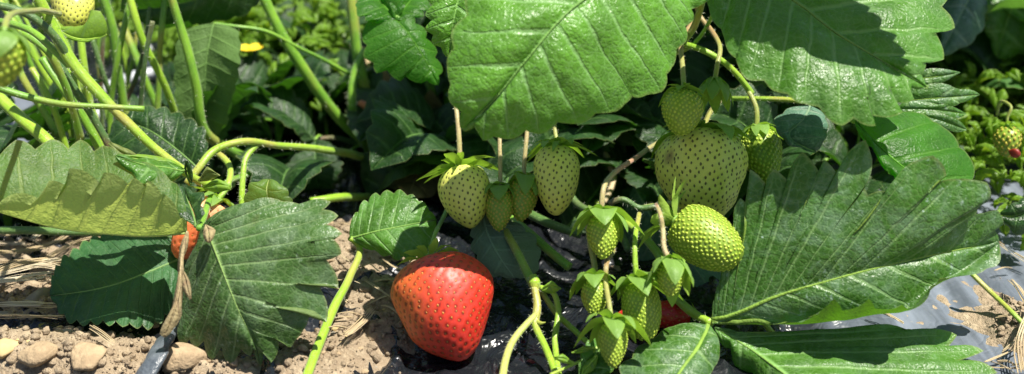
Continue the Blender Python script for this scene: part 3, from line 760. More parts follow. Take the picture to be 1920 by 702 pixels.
# closed calyx after flowering
rt = thing('flower_bud', P(np.array((1340, 150, .395))), 'spent flower with drooping green sepals under the right big leaf', 'flower bud')
b3, t3 = P(np.array((1340, 150, .395))), P(np.array((1338, 200, .392))); Fm, L = frame(b3, t3)
mb = MB(); v, f, uvs = tube(np.array([(0, 0, -.001), (0, 0, .001), (0, 0, .003), (0, 0, .006)]), [.001, .0026, .0026, .001], 10); mb.add(b3 + v @ Fm.T, f, uvs)
cx = mb.build('calyx', M['calyx'], rt)
for kk in range(8):
    v, f, uvs = sepal_geo(.0125, .0058, .5, 1.65, .0015, 0, kk*.785, twist=.1, wave=.1, seed=kk); mb = MB(); mb.add(b3 + v @ Fm.T, f, uvs); mb.build('sepal', M['sepal'], cx)
stem('stalk', [(1340, 152, .395), (1345, 120, .396), (1350, 90, .4), (1335, 60, .41), (1312, 30, .415), (1300, -20, .41)], 4.5, M['stalk'], rt, hair=60)

# ============================================================ leaves
LG = 'strawberry leaves of the plant in front'
def leafroot(px, py, d, label, cat='strawberry leaf', group=LG): return thing('strawberry_leaf', P(np.array((px, py, d))), label, cat, group)
# --- the pair of big leaflets in front
lf = leafroot(1318, -40, .375, 'large glossy bright green leaf whose broad leaflets overhang the berries')
midA = [(1300, -40, .366), (1190, -50, .352), (1085, 5, .338), (985, 115, .334), (920, 195, .336), (868, 243, .342)]
lA = [(1300, -40), (1170, -150), (1120, -130), (1040, -120), (1000, -105), (945, -70), (925, -50), (880, 5), (886, 15), (846, 88), (856, 105), (842, 150), (848, 168), (850, 205), (868, 243)]
lA = [(1300, -40), (1190, -150), (1140, -130), (1060, -130), (1010, -100), (930, -80), (915, -50), (872, 0), (874, 28), (847, 62), (853, 92), (840, 125), (845, 160), (845, 192), (866, 208), (866, 240)]
rA = [(1300, -40), (1330, 0), (1296, 18), (1300, 38), (1283, 50), (1288, 78), (1270, 92), (1258, 128), (1247, 140), (1240, 172), (1213, 178), (1186, 182), (1172, 196), (1150, 212), (1118, 214), (1085, 234), (1045, 230), (1012, 252), (985, 244), (955, 262), (925, 258), (905, 264), (892, 236), (868, 243)]
leaflet('leaflet', midA, lA, rA, M['leaf_fresh'], lf, dl=(0, .000, .002, .002, 0), dr=(0, .008, .014, .008, 0), seed=1, nr=26, pucker=.0006, mrib=.0007, und=.0020, camber=.003, pw=1.15)
midB = [(1345, -40, .372), (1420, -35, .366), (1497, 5, .362), (1560, 55, .357), (1640, 105, .353), (1740, 165, .352)]
lB = [(1345, -40), (1325, -10), (1330, 15), (1352, 55), (1356, 70), (1380, 110), (1385, 125), (1403, 150), (1432, 150), (1458, 172), (1475, 175), (1510, 194), (1535, 200), (1580, 236), (1600, 222), (1642, 236), (1630, 215), (1690, 212), (1668, 190), (1716, 186), (1705, 165), (1740, 165)]
rB = [(1345, -40), (1450, -120), (1490, -100), (1560, -100), (1600, -70), (1680, -60), (1710, -25), (1760, -20), (1760, 8), (1792, 35), (1768, 48), (1788, 78), (1748, 88), (1768, 122), (1730, 120), (1742, 158), (1740, 165)]
rB = [(1345, -40), (1450, -120), (1490, -100), (1560, -100), (1600, -70), (1680, -70), (1690, -35), (1785, -15), (1765, 14), (1792, 52), (1755, 62), (1769, 112), (1735, 118), (1740, 150)]
rB = rB[:-1] + [(1725, 140), (1740, 165)]
leaflet('leaflet', midB, lB, rB, M['leaf_green'], lf, dl=(0, -.012, -.018, -.01, 0), dr=(0, .006, .012, .008, 0), seed=2, nr=26, pucker=.0004, mrib=.0006, und=.0014, camber=.0035, pw=1.3)
midC0 = [(1312, -50, .372), (1290, -110, .37), (1270, -200, .365), (1250, -300, .36)]
leaflet('leaflet', midC0, auto([(1312, -50), (1200, -110), (1150, -220), (1180, -290), (1250, -300)], 8, 12, midC0), auto([(1312, -50), (1340, -110), (1350, -210), (1310, -290), (1250, -300)], 8, 12, midC0), M['leaf_fresh'], lf, seed=3)
stem('petiole', [(1320, -42, .375), (1312, 20, .385), (1300, 55, .40), (1270, 90, .43), (1200, 180, .48), (1000, 300, .54)], 7, M['stem_green'], lf, hair=90)
# leaf high above the right hand leaflet: casts the scalloped shade
l2 = leafroot(1560, -420, .34, 'high leaf reaching over from above that shades the right big leaflet')
midU = [(1700, -600, .33), (1740, -500, .325), (1810, -350, .32), (1885, -215, .32)]
leaflet('leaflet', midU, auto([(1700, -600), (1560, -520), (1510, -400), (1600, -300), (1740, -238), (1885, -215)], 9, 18, midU), auto([(1700, -600), (1800, -520), (1880, -400), (1920, -300), (1885, -215)], 9, 18, midU), M['leaf_fresh'], l2, seed=4)
stem('petiole', [(1700, -600, .33), (1690, -560, .38), (1620, -300, .46), (1500, 100, .53)], 7, M['stem_green'], l2)
# --- right: damaged dusty leaf and its two sisters
l3 = leafroot(1335, 602, .366, 'broad dusty green leaf with white streaks, its upper edge torn and chewed')
midD = [(1335, 603, .366), (1390, 585, .362), (1440, 562, .359), (1560, 525, .356), (1700, 490, .357), (1870, 455, .363)]
lD = [(1335, 603), (1340, 560), (1352, 520), (1356, 470), (1378, 425), (1388, 372), (1402, 385), (1408, 318), (1438, 348), (1452, 318), (1482, 345), (1505, 285), (1535, 322), (1545, 300), (1572, 330), (1622, 262), (1636, 300), (1618, 350), (1628, 366), (1664, 360), (1672, 352), (1722, 300), (1748, 292), (1776, 330), (1735, 362), (1792, 336), (1850, 342), (1856, 372), (1826, 366), (1830, 398), (1812, 412), (1786, 402), (1812, 416), (1846, 400), (1870, 394), (1880, 420), (1862, 430), (1870, 455)]
rD = [(1335, 603), (1378, 604), (1400, 602), (1450, 610), (1478, 602), (1528, 590), (1545, 582), (1562, 563), (1578, 585), (1630, 562), (1640, 580), (1690, 570), (1705, 582), (1738, 558), (1742, 535), (1760, 520), (1800, 516), (1850, 505), (1868, 500), (1876, 480), (1870, 455)]
fD = ([(1335, 603, .366), (1400, 606, .364), (1480, 606, .361), (1560, 604, .359), (1630, 594, .357), (1700, 580, .356), (1745, 540, .357), (1800, 510, .360), (1870, 456, .363)], .86)
leaflet('leaflet', midD, lD, rD, M['leaf_dusty'], l3, dl=(0, -.002, -.004, -.006, -.004, 0), dr=(0, -.006, -.010, -.008, -.002, 0), fr=fD, seed=5, nr=30, pucker=.00012, mrib=.0008, und=.0014, pw=1.65, camber=.001, top='left')
midE = [(1340, 615, .366), (1400, 650, .364), (1470, 700, .352), (1560, 770, .340)]
lE = [(1340, 615), (1390, 628), (1440, 626), (1560, 619), (1600, 622), (1700, 620), (1722, 625), (1795, 628), (1778, 650), (1845, 658), (1800, 675), (1870, 700), (1800, 710), (1790, 750), (1720, 750), (1700, 790), (1640, 780), (1560, 770)]
rE = [(1340, 615), (1360, 650), (1375, 650), (1390, 700), (1410, 700), (1430, 760), (1460, 760), (1500, 800), (1560, 770)]
leaflet('leaflet', midE, lE, rE, M['leaf_green'], l3, dl=(0, .008, .010, .008, 0), dr=(0, .002, .003, 0), seed=6, nr=24, pucker=.00012, und=.0010, camber=.002, pw=1.6)
midF = [(1330, 612, .364), (1312, 645, .355), (1280, 690, .348), (1240, 750, .342)]
lF = [(1330, 612), (1290, 608), (1262, 614), (1232, 628), (1215, 640), (1190, 655), (1185, 672), (1160, 688), (1165, 705), (1140, 740), (1170, 760), (1240, 750)]
rF = [(1330, 612), (1345, 630), (1350, 650), (1340, 690), (1335, 700), (1320, 750), (1300, 770), (1240, 750)]
fF = ([(1330, 612, .364), (1346, 640, .353), (1330, 668, .346), (1300, 705, .341), (1270, 740, .340), (1240, 750, .342)], .6)
leaflet('leaflet', midF, lF, rF, M['leaf_dusty'], l3, dl=(0, .004, .004, 0), dr=(0, .0, .0, 0), seed=7, nr=22, pucker=.0004, mrib=.0009, top='left')
stem('petiole', [(1333, 608, .366), (1300, 590, .374), (1270, 560, .385), (1230, 470, .41), (1150, 400, .45), (1000, 330, .52)], [9, 9, 8, 8, 8], M['stem_bright'], l3, hair=140)
# --- left: hanging leaf, folded leaf, small stub around one joint
l4 = leafroot(356, 428, .366, 'dull green leaf, one leaflet hanging down, another folded with its pale underside out')
midG = [(384, 425, .366), (402, 470, .360), (425, 530, .356), (450, 590, .355), (475, 640, .357), (488, 684, .361)]
lG = [(384, 425), (366, 470), (352, 480), (345, 530), (342, 545), (338, 590), (340, 600), (343, 650), (356, 628), (368, 652), (382, 640), (398, 676), (414, 652), (434, 684), (452, 655), (470, 668), (476, 655), (488, 684)]
rG = [(384, 425), (430, 392), (470, 382), (530, 378), (560, 380), (620, 378), (606, 392), (634, 404), (612, 424), (642, 440), (622, 446), (640, 476), (612, 488), (634, 542), (598, 536), (612, 606), (580, 580), (566, 622), (552, 640), (542, 652), (524, 640), (508, 682), (494, 660), (488, 684)]
leaflet('leaflet', midG, lG, rG, M['leaf_old'], l4, dl=(0, .006, .010, .006, 0), dr=(0, .002, -.003, .0, .004, 0), seed=8, nr=28, pucker=.0002, mrib=.0004, und=.0018, camber=.002, pw=1.7)
midH = [(350, 436, .370), (280, 442, .366), (200, 438, .363), (110, 428, .361), (40, 410, .360), (-40, 385, .360)]
lH = [(350, 436), (347, 412), (338, 408), (304, 362), (304, 368), (276, 338), (272, 352), (250, 334), (240, 344), (194, 324), (188, 344), (130, 316), (124, 350), (92, 340), (72, 372), (20, 366), (0, 380), (-40, 385)]
rH = [(350, 436), (332, 345), (320, 340), (264, 302), (244, 306), (194, 274), (176, 284), (150, 262), (128, 280), (96, 262), (66, 280), (30, 262), (0, 290), (-30, 290), (-40, 385)]
leaflet('leaflet', midH, lH, rH, M['leaf_pale'], l4, dl=(0, -.010, -.013, -.010, 0), dr=(0, .012, .018, .012, 0), seed=9, nr=24, pucker=.0002, und=.0008, mrib=.0004, top='right', camber=.002, pw=1.05)
midR = [(368, 425, .368), (362, 400, .371), (352, 375, .375), (345, 352, .378)]
leaflet('leaflet', midR, [(368, 425), (325, 398), (330, 385), (312, 365), (330, 352), (345, 352)], [(368, 425), (385, 400), (378, 385), (382, 360), (362, 362), (345, 352)], M['leaf_shaded'], l4, seed=10, camber=.001)
stem('petiole', [(372, 428, .367), (385, 400, .385), (400, 360, .41), (460, 330, .45), (620, 330, .53)], 6, M['stem_green'], l4, hair=60)
# dried stipule hanging from the joint
l5 = thing('dried_leaf', P(np.array((352, 430, .362))), 'withered straw-coloured leaf hanging limp beside the dull green leaflet', 'dried leaf')
midS = [(352, 434, .360), (340, 480, .357), (338, 530, .354), (328, 580, .352), (308, 632, .352)]
leaflet('blade', midS, [(352, 434), (337, 480), (335, 520), (333, 535), (324, 580), (312, 600), (300, 625), (308, 632)], [(352, 434), (344, 480), (342, 515), (343, 540), (340, 575), (336, 600), (322, 620), (308, 632)], M['leaf_dry'], l5, seed=11, camber=.001, pucker=.0001, und=.0005, mrib=.0003)
midS2 = [(344, 510, .357), (350, 530, .354), (357, 562, .353)]
leaflet('blade', midS2, [(344, 510), (342, 540), (357, 562)], [(344, 510), (356, 535), (357, 562)], M['leaf_dry'], l5, seed=12, camber=.001, und=.0004, mrib=.0002)
midS3 = [(386, 422, .360), (390, 436, .357), (392, 456, .356)]
leaflet('blade', midS3, [(386, 422), (380, 440), (384, 452), (392, 456)], [(386, 422), (404, 432), (400, 448), (392, 456)], M['leaf_dry'], l5, seed=13, camber=.001, und=.0004, mrib=.0002)
# --- dark leaf in shade low on the left
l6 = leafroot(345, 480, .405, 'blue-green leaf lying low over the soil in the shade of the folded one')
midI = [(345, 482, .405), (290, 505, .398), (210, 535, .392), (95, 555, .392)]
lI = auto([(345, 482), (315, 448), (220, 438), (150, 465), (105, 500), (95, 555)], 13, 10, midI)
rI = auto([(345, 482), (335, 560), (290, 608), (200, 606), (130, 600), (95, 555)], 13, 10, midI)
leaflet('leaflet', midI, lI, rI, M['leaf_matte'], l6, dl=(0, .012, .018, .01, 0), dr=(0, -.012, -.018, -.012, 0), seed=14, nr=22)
stem('petiole', [(345, 482, .405), (380, 470, .415), (450, 420, .44), (600, 360, .52)], 6, M['stem_green'], l6)
# --- generic single leaflets traced one by one
def single(label, mid, L, Rr, mat, dl=(0,), dr=(0,), n=(8, 8), amp=7, pet=None, petr=5, petmat='stem_green', explicit=False, **kw):
    r = leafroot(*mid[0], label)
    if not explicit:
        L = auto(L, n[0], amp, mid) if L is not None else None; Rr = auto(Rr, n[1], amp, mid) if Rr is not None else None
    leaflet('leaflet', mid, L, Rr, M[mat], r, dl=dl, dr=dr, **kw)
    if pet: stem('petiole', [mid[0]] + pet, petr, M[petmat], r, hair=40)
    return r
single('small leaf between the dull hanging leaf and the ripe berry, on a thick bright petiole', [(656, 448, .400), (700, 435, .397), (750, 425, .398), (818, 412, .405)],
       [(656, 448), (668, 400), (700, 370), (760, 360), (800, 385), (818, 412)], [(656, 448), (700, 472), (750, 486), (800, 470), (818, 412)], 'leaf_green', dl=(0, .01, .012, .006, 0), dr=(0, -.004, -.006, 0), n=(8, 7), amp=7,
       pet=[(672, 462, .402), (655, 520, .392), (625, 580, .380), (600, 640, .368), (572, 715, .352)], petr=[6, 8, 9.5, 10, 10], petmat='stem_bright', seed=21)
l7 = leafroot(745, 38, .44, 'young leaf glowing green against the light, its broad leaflet pointing down')
midM = [(742, 36, .44), (765, 62, .437), (790, 100, .436), (822, 160, .438)]
leaflet('leaflet', midM, [(742, 36), (700, 30), (686, 45), (680, 78), (688, 85), (682, 108), (700, 118), (706, 138), (726, 132), (752, 152), (752, 134), (790, 156), (800, 150), (822, 160)],
        [(742, 36), (776, 30), (778, 45), (800, 60), (798, 72), (820, 98), (815, 108), (830, 135), (822, 142), (822, 160)], M['leaf_glow'], l7, dl=(0, .0, .002, 0), dr=(0, .004, .006, 0), seed=22, camber=.001, pucker=.00015, und=.0006, mrib=.0003)
midM2 = [(742, 36, .44), (722, 12, .444), (695, -15, .452)]
leaflet('leaflet', midM2, auto([(742, 36), (700, 40), (665, 15), (695, -15)], 5, 8, midM2), auto([(742, 36), (760, 0), (735, -25), (695, -15)], 5, 8, midM2), M['leaf_glow'], l7, dl=(0, -.01, 0), seed=23)
midM3 = [(742, 36, .44), (765, 8, .446), (790, -25, .455)]
leaflet('leaflet', midM3, auto([(742, 36), (735, 5), (750, -30), (790, -25)], 5, 8, midM3), auto([(742, 36), (785, 30), (810, 0), (790, -25)], 5, 8, midM3), M['leaf_glow'], l7, seed=24)
stem('petiole', [(742, 36, .44), (775, 60, .47), (800, 130, .50), (815, 280, .55)], 8, M['stem_green'], l7)
single('bright yellow-green toothed leaf peeping out from behind the left of the big front leaf', [(880, -60, .385), (862, -10, .382), (850, 40, .381), (842, 108, .386)],
       [(880, -60), (815, -30), (803, 20), (808, 70), (842, 108)], [(880, -60), (920, -20), (910, 50), (842, 108)], 'leaf_fresh', n=(7, 5), amp=10, seed=25, pet=[(900, -60, .42), (880, 60, .48), (850, 200, .53)])
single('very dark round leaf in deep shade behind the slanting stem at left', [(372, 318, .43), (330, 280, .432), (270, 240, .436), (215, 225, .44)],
       [(372, 318), (385, 250), (330, 212), (270, 202), (215, 225)], [(372, 318), (330, 340), (260, 320), (205, 280), (215, 225)], 'leaf_shaded', n=(8, 8), amp=7, dl=(0, .01, 0), seed=26)
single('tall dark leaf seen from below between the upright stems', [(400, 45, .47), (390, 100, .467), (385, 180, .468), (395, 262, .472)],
       [(400, 45), (345, 60), (328, 120), (335, 200), (360, 250), (395, 262)], [(400, 45), (440, 50), (448, 110), (435, 190), (420, 240), (395, 262)], 'leaf_shaded', n=(8, 8), amp=3, dl=(0, .004, 0), dr=(0, -.02, -.01, 0), seed=27, top='under',
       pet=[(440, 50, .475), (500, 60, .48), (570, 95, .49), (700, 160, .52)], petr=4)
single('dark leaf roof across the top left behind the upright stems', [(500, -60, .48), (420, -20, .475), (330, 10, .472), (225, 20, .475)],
       [(500, -60), (400, -110), (280, -80), (225, 20)], [(500, -60), (470, 20), (400, 40), (300, 50), (225, 20)], 'leaf_shaded', n=(7, 8), amp=4, dl=(0, -.03, 0), dr=(0, .01, 0), seed=28)
single('broad veined leaf below the right big leaflet, folded along a sunlit edge', [(1605, 228, .388), (1650, 275, .380), (1710, 325, .377), (1790, 370, .380)],
       [(1605, 228), (1660, 212), (1700, 210), (1750, 228), (1770, 238), (1800, 275), (1812, 285), (1826, 330), (1815, 350), (1790, 370)],
       [(1605, 228), (1625, 270), (1640, 280), (1665, 325), (1675, 330), (1695, 352), (1720, 370), (1750, 380), (1790, 370)], 'leaf_glow', dl=(0, .012, .014, .008, 0), dr=(0, -.006, -.004, 0), explicit=True, seed=29, pucker=.0003, camber=.003,
       pet=[(1580, 215, .40), (1500, 190, .42), (1400, 185, .44), (1250, 200, .49)], petr=5, petmat='stem_bright')
l8 = leafroot(1690, 175, .41, 'dusty blue-green leaf with pointed narrow lobes behind the right big leaflet')
for (md, L, Rr, sd) in (([(1690, 190, .41), (1750, 185, .408), (1838, 178, .41)], [(1690, 190), (1700, 165), (1725, 162), (1790, 165), (1800, 168), (1838, 178)], [(1690, 190), (1740, 200), (1760, 198), (1800, 194), (1838, 178)], 31),
                        ([(1680, 205, .405), (1740, 205, .403), (1812, 214, .406)], [(1680, 205), (1700, 190), (1760, 196), (1780, 198), (1812, 214)], [(1680, 205), (1740, 225), (1770, 222), (1812, 214)], 32),
                        ([(1690, 215, .400), (1750, 222, .398), (1812, 244, .400)], [(1690, 215), (1740, 208), (1780, 218), (1812, 244)], [(1690, 215), (1730, 235), (1770, 242), (1812, 244)], 33),
                        ([(1700, 150, .415), (1750, 145, .413), (1800, 136, .415)], [(1700, 150), (1745, 128), (1800, 136)], [(1700, 150), (1750, 162), (1800, 136)], 34)):
    leaflet('leaflet', md, L, Rr, M['leaf_dusty'], l8, seed=sd, camber=.0005, und=.0003, pucker=.0001, mrib=.0002)
single('small bluish leaf drooping beside the green berry right of the largest pale one', [(1520, 200, .405), (1505, 225, .40), (1480, 250, .399), (1545, 285, .402)][:3] + [(1530, 286, .402)],
       [(1520, 200), (1480, 205), (1452, 225), (1470, 262), (1530, 286)], [(1520, 200), (1545, 215), (1550, 260), (1530, 286)], 'leaf_grey', n=(5, 4), amp=4, seed=35)
single('grey-green leaf hanging with its back turned, right above the ripe berry', [(905, 400, .402), (915, 440, .397), (935, 480, .394), (965, 522, .393)],
       [(905, 400), (888, 430), (890, 480), (920, 515), (965, 522)], [(905, 400), (970, 420), (1008, 460), (1005, 510), (965, 522)], 'leaf_grey', n=(5, 6), amp=6, dr=(0, .008, 0), seed=36, top='under')
single('purple-tipped little leaf behind the top edge of the dull hanging leaflet', [(500, 398, .405), (502, 375, .403), (500, 355, .402), (505, 336, .404)],
       [(500, 398), (465, 385), (468, 350), (505, 336)], [(500, 398), (545, 385), (535, 355), (505, 336)], 'leaf_pale', n=(4, 4), amp=6, seed=37)
single('black-green leaf in the shade left of the crossing thick stems', [(640, 235, .56), (590, 215, .555), (540, 200, .55), (485, 195, .55)],
       [(640, 235), (600, 165), (540, 150), (485, 195)], [(640, 235), (600, 262), (530, 250), (485, 195)], 'leaf_shaded', n=(6, 6), amp=8, seed=38, pet=[(700, 280, .57)])
single('dusty grey leaf lying low behind the hanging green cluster', [(1180, 330, .47), (1230, 420, .44), (1300, 500, .42), (1360, 590, .408)],
       [(1180, 330), (1150, 420), (1180, 520), (1260, 590), (1360, 590)], [(1180, 330), (1290, 350), (1370, 430), (1410, 520), (1360, 590)], 'leaf_grey', n=(8, 8), amp=9, seed=39, dl=(0, .006, 0), dr=(0, .01, 0))
single('dark green leaf behind the pale berries right of centre', [(1060, 430, .46), (1110, 370, .465), (1150, 320, .475), (1200, 280, .49)],
       [(1060, 430), (1050, 350), (1090, 290), (1200, 280)], [(1060, 430), (1150, 430), (1210, 350), (1200, 280)], 'leaf_shaded', n=(7, 7), amp=8, seed=40)
single('pale withered leaf in the crown beside the left pale berry', [(800, 300, .50), (780, 335, .48), (765, 370, .47)],
       [(800, 300), (750, 310), (745, 350), (765, 370)], [(800, 300), (830, 330), (815, 365), (765, 370)], 'leaf_dry', n=(4, 4), amp=4, seed=41)
single('small leaf tilted edge-on under the sunlit arching stalk at left', [(345, 322, .385), (320, 315, .38), (270, 308, .376), (215, 292, .374)],
       [(345, 322), (300, 300), (250, 296), (215, 292)], [(345, 322), (320, 340), (280, 345), (215, 292)], 'leaf_green', n=(3, 3), amp=3, seed=42, dl=(0, .008, 0), dr=(0, -.006, 0))
single('blurred blue-green leaf behind the tip of the right big leaflet', [(1830, -30, .50), (1805, 20, .49), (1785, 60, .485), (1762, 105, .485)],
       [(1830, -30), (1780, -10), (1765, 50), (1762, 105)], [(1830, -30), (1850, 10), (1830, 70), (1762, 105)], 'leaf_grey', n=(4, 4), amp=4, seed=43)
single('blurred broad green leaf in the upper right corner', [(1930, -60, .52), (1905, 0, .51), (1885, 50, .51), (1870, 110, .515)],
       [(1930, -60), (1860, -30), (1848, 40), (1870, 110)], [(1930, -60), (1975, 0), (1950, 80), (1870, 110)], 'leaf_green', n=(5, 5), amp=5, seed=44)
single('torn brown-edged leaf scrap at the right border', [(1960, 380, .37), (1930, 395, .368), (1905, 405, .367), (1872, 402, .368)],
       [(1960, 380), (1935, 372), (1900, 384), (1872, 402)], [(1960, 380), (1950, 430), (1910, 440), (1872, 402)], 'leaf_shaded', n=(4, 4), amp=4, seed=45)
single('small bright leaf tip standing behind the thin upright stems', [(240, 110, .52), (238, 80, .52), (235, 48, .52)], [(240, 110), (222, 85), (235, 48)], [(240, 110), (248, 80), (235, 48)], 'weed', n=(3, 3), amp=2, seed=46)

# ============================================================ stems
PLC = thing('strawberry_plant', P(np.array((790, 320, .56))), 'bare green stems and brown crown of the strawberry plant in the shaded centre', 'strawberry plant')
PLL = thing('strawberry_plant', P(np.array((200, 330, .46))), 'dense bundle of upright and slanting green stems of the plant at the left', 'strawberry plant')
def lone(label, pts, r, mat, cat='stem', hair=60, group='c', name='stem', **kw):
    if name == 'grass_stem': return tag(stem(name, pts, r, M[mat], None, hair=hair, **kw), label, cat)
    pl = PLL if (group != 'c' or np.mean([p[0] for p in pts]) < 300) else PLC
    o = stem(name, pts, r, M[mat], pl, hair=hair, **kw); o['label'] = label; return o
lone('thick green stem slanting from the top edge down into the crown', [(485, -20, .48), (555, 110, .49), (640, 225, .51), (725, 305, .535), (745, 330, .55)], [10, 11, 11, 12], 'stem_green', hair=120, seed=2)
lone('thick upright stem behind the slanting one, yellow at its foot', [(658, -20, .51), (668, 90, .512), (688, 190, .52), (705, 270, .535), (745, 330, .55)], [10, 11, 12, 13], 'stem_green', hair=80, seed=3)
o = PLC
STB = stem('stem', [(685, 92, .503), (664, 135, .50), (660, 200, .50), (680, 262, .515), (705, 300, .53)], [7, 8, 8, 9], M['stem_green'], o, hair=200, hl=.0016); STB['label'] = 'short hairy stem stub with a reddish-brown broken end'
stem('broken_end', [(675, 194, .50), (690, 202, .498), (702, 210, .497)], [7, 8, 7], M['stem_brown'], STB, n=8)
lone('sunlit arching stalk with a side branch, left of the middle', [(350, 345, .40), (372, 318, .402), (400, 285, .406), (450, 266, .41), (520, 272, .425), (640, 286, .47), (740, 310, .53)], [7, 8, 7, 7, 8, 9], 'stem_bright', hair=200, seed=5)
lone('short hairy side branch dropping from the arching stalk', [(482, 271, .417), (462, 295, .412), (456, 335, .408), (455, 392, .405)], [6, 5.5, 5.5, 6], 'stem_bright', hair=160, seed=6)
lone('thick pale scape running diagonally down from the upper left corner', [(60, -20, .375), (100, 55, .38), (130, 110, .382), (205, 195, .386), (280, 270, .39), (356, 328, .395)], [12, 13, 12, 10, 9, 9], 'stem_bright', hair=260, seed=7)
lone('bright ribbed stem leaning at the left border', [(-20, 165, .42), (40, 220, .415), (100, 278, .41), (130, 320, .41)], [11, 12, 12], 'stem_bright', hair=100, seed=8)
lone('thin dark stem crossing level over the bundle at left', [(-20, 160, .375), (40, 180, .378), (110, 193, .38), (200, 200, .384), (270, 205, .39)], [8, 7, 6, 6], 'stem_green', hair=80, seed=9)
lone('short thick leaf stalk curling out of the arching stalk node', [(355, 330, .395), (385, 345, .40), (430, 352, .41)], [8, 9, 8], 'stem_bright', hair=40, seed=10)
GP = [([(188, -20, .46), (212, 60, .465), (222, 130, .47), (236, 250, .48)], 9, 'tallest straight stem of the upright bundle'),
      ([(240, -20, .45), (262, 60, .452), (300, 140, .46), (345, 260, .48)], 7, 'hairy stem leaning right inside the upright bundle'),
      ([(312, -20, .47), (303, 60, .47), (298, 130, .475), (296, 240, .48)], 5.5, 'thin brownish upright stem'),
      ([(316, -20, .44), (345, 70, .445), (368, 160, .45), (385, 250, .46), (450, 292, .48), (560, 330, .51), (650, 365, .53)], [8, 10, 10, 9, 9], 'long stem curving down right of the upright bundle'),
      ([(172, 75, .46), (190, 130, .462), (215, 200, .47), (230, 250, .475)], 5, 'thin dark stem behind the diagonal scape'),
      ([(228, 45, .50), (260, 120, .50), (290, 190, .505), (320, 260, .51)], 7, 'bluish-green flat stem behind the upright bundle'),
      ([(150, 60, .44), (158, 130, .44), (170, 200, .445), (200, 300, .45)], 7, 'bright stem rising under the corner berry'),
      ([(80, 110, .42), (120, 170, .42), (165, 240, .425), (200, 310, .43)], 8, 'stem in the middle of the left bundle'),
      ([(60, 130, .43), (95, 190, .43), (120, 260, .435), (135, 320, .44)], 6, 'thin bright stem at the left of the bundle'),
      ([(95, 85, .41), (130, 150, .412), (180, 230, .42), (215, 300, .425)], 7, 'stem lying close behind the diagonal scape'),
      ([(20, 90, .44), (45, 150, .44), (90, 220, .445), (140, 320, .45)], 7, 'shaded stem near the left border'),
      ([(130, 130, .45), (150, 190, .45), (190, 260, .455), (215, 330, .46)], 8, 'broad lit stem between the scape and the upright bundle'),
      ([(0, 40, .40), (60, 60, .39), (100, 95, .385), (130, 125, .384)], 7, 'arched stalk joining the scape from the left'),
      ([(40, 60, .40), (95, 100, .40), (120, 150, .405), (150, 260, .42)], 8, 'leaf stalk drooping under the arched one'),
      ([(-10, 10, .37), (50, 25, .372), (95, 60, .376), (128, 108, .382)], 8, 'tawny flower stalk joining the scape at its top')]
for i, (pts, r, lb) in enumerate(GP):
    lone(lb, pts, r, ('stem_green', 'stem_bright', 'stem_green', 'stem_green', 'stem_dark')[i % 5] if i not in (6, 8, 11) else 'stem_bright', hair=70, seed=20 + i, group='stems of the left bundle')
rsx = np.random.RandomState(5)
for i in range(16):
    x0 = rsx.uniform(-10, 330); x1 = 130 + .25 * x0 + rsx.uniform(-30, 60); dd = rsx.uniform(.43, .52); b_ = rsx.uniform(-25, 25)
    lone('one of the many thin stalks crowded in the left bundle', [(x0, rsx.uniform(-30, 40), dd), ((x0*2 + x1)/3 + b_, 110, dd + .003), ((x0 + 2*x1)/3 + b_, 200, dd + .01), (x1, 310, dd + .015)], rsx.uniform(3.5, 7),
         ('stem_bright', 'stem_green', 'stem_bright', 'stem_dark')[i % 4], hair=50, seed=90 + i, group='stems of the left bundle')
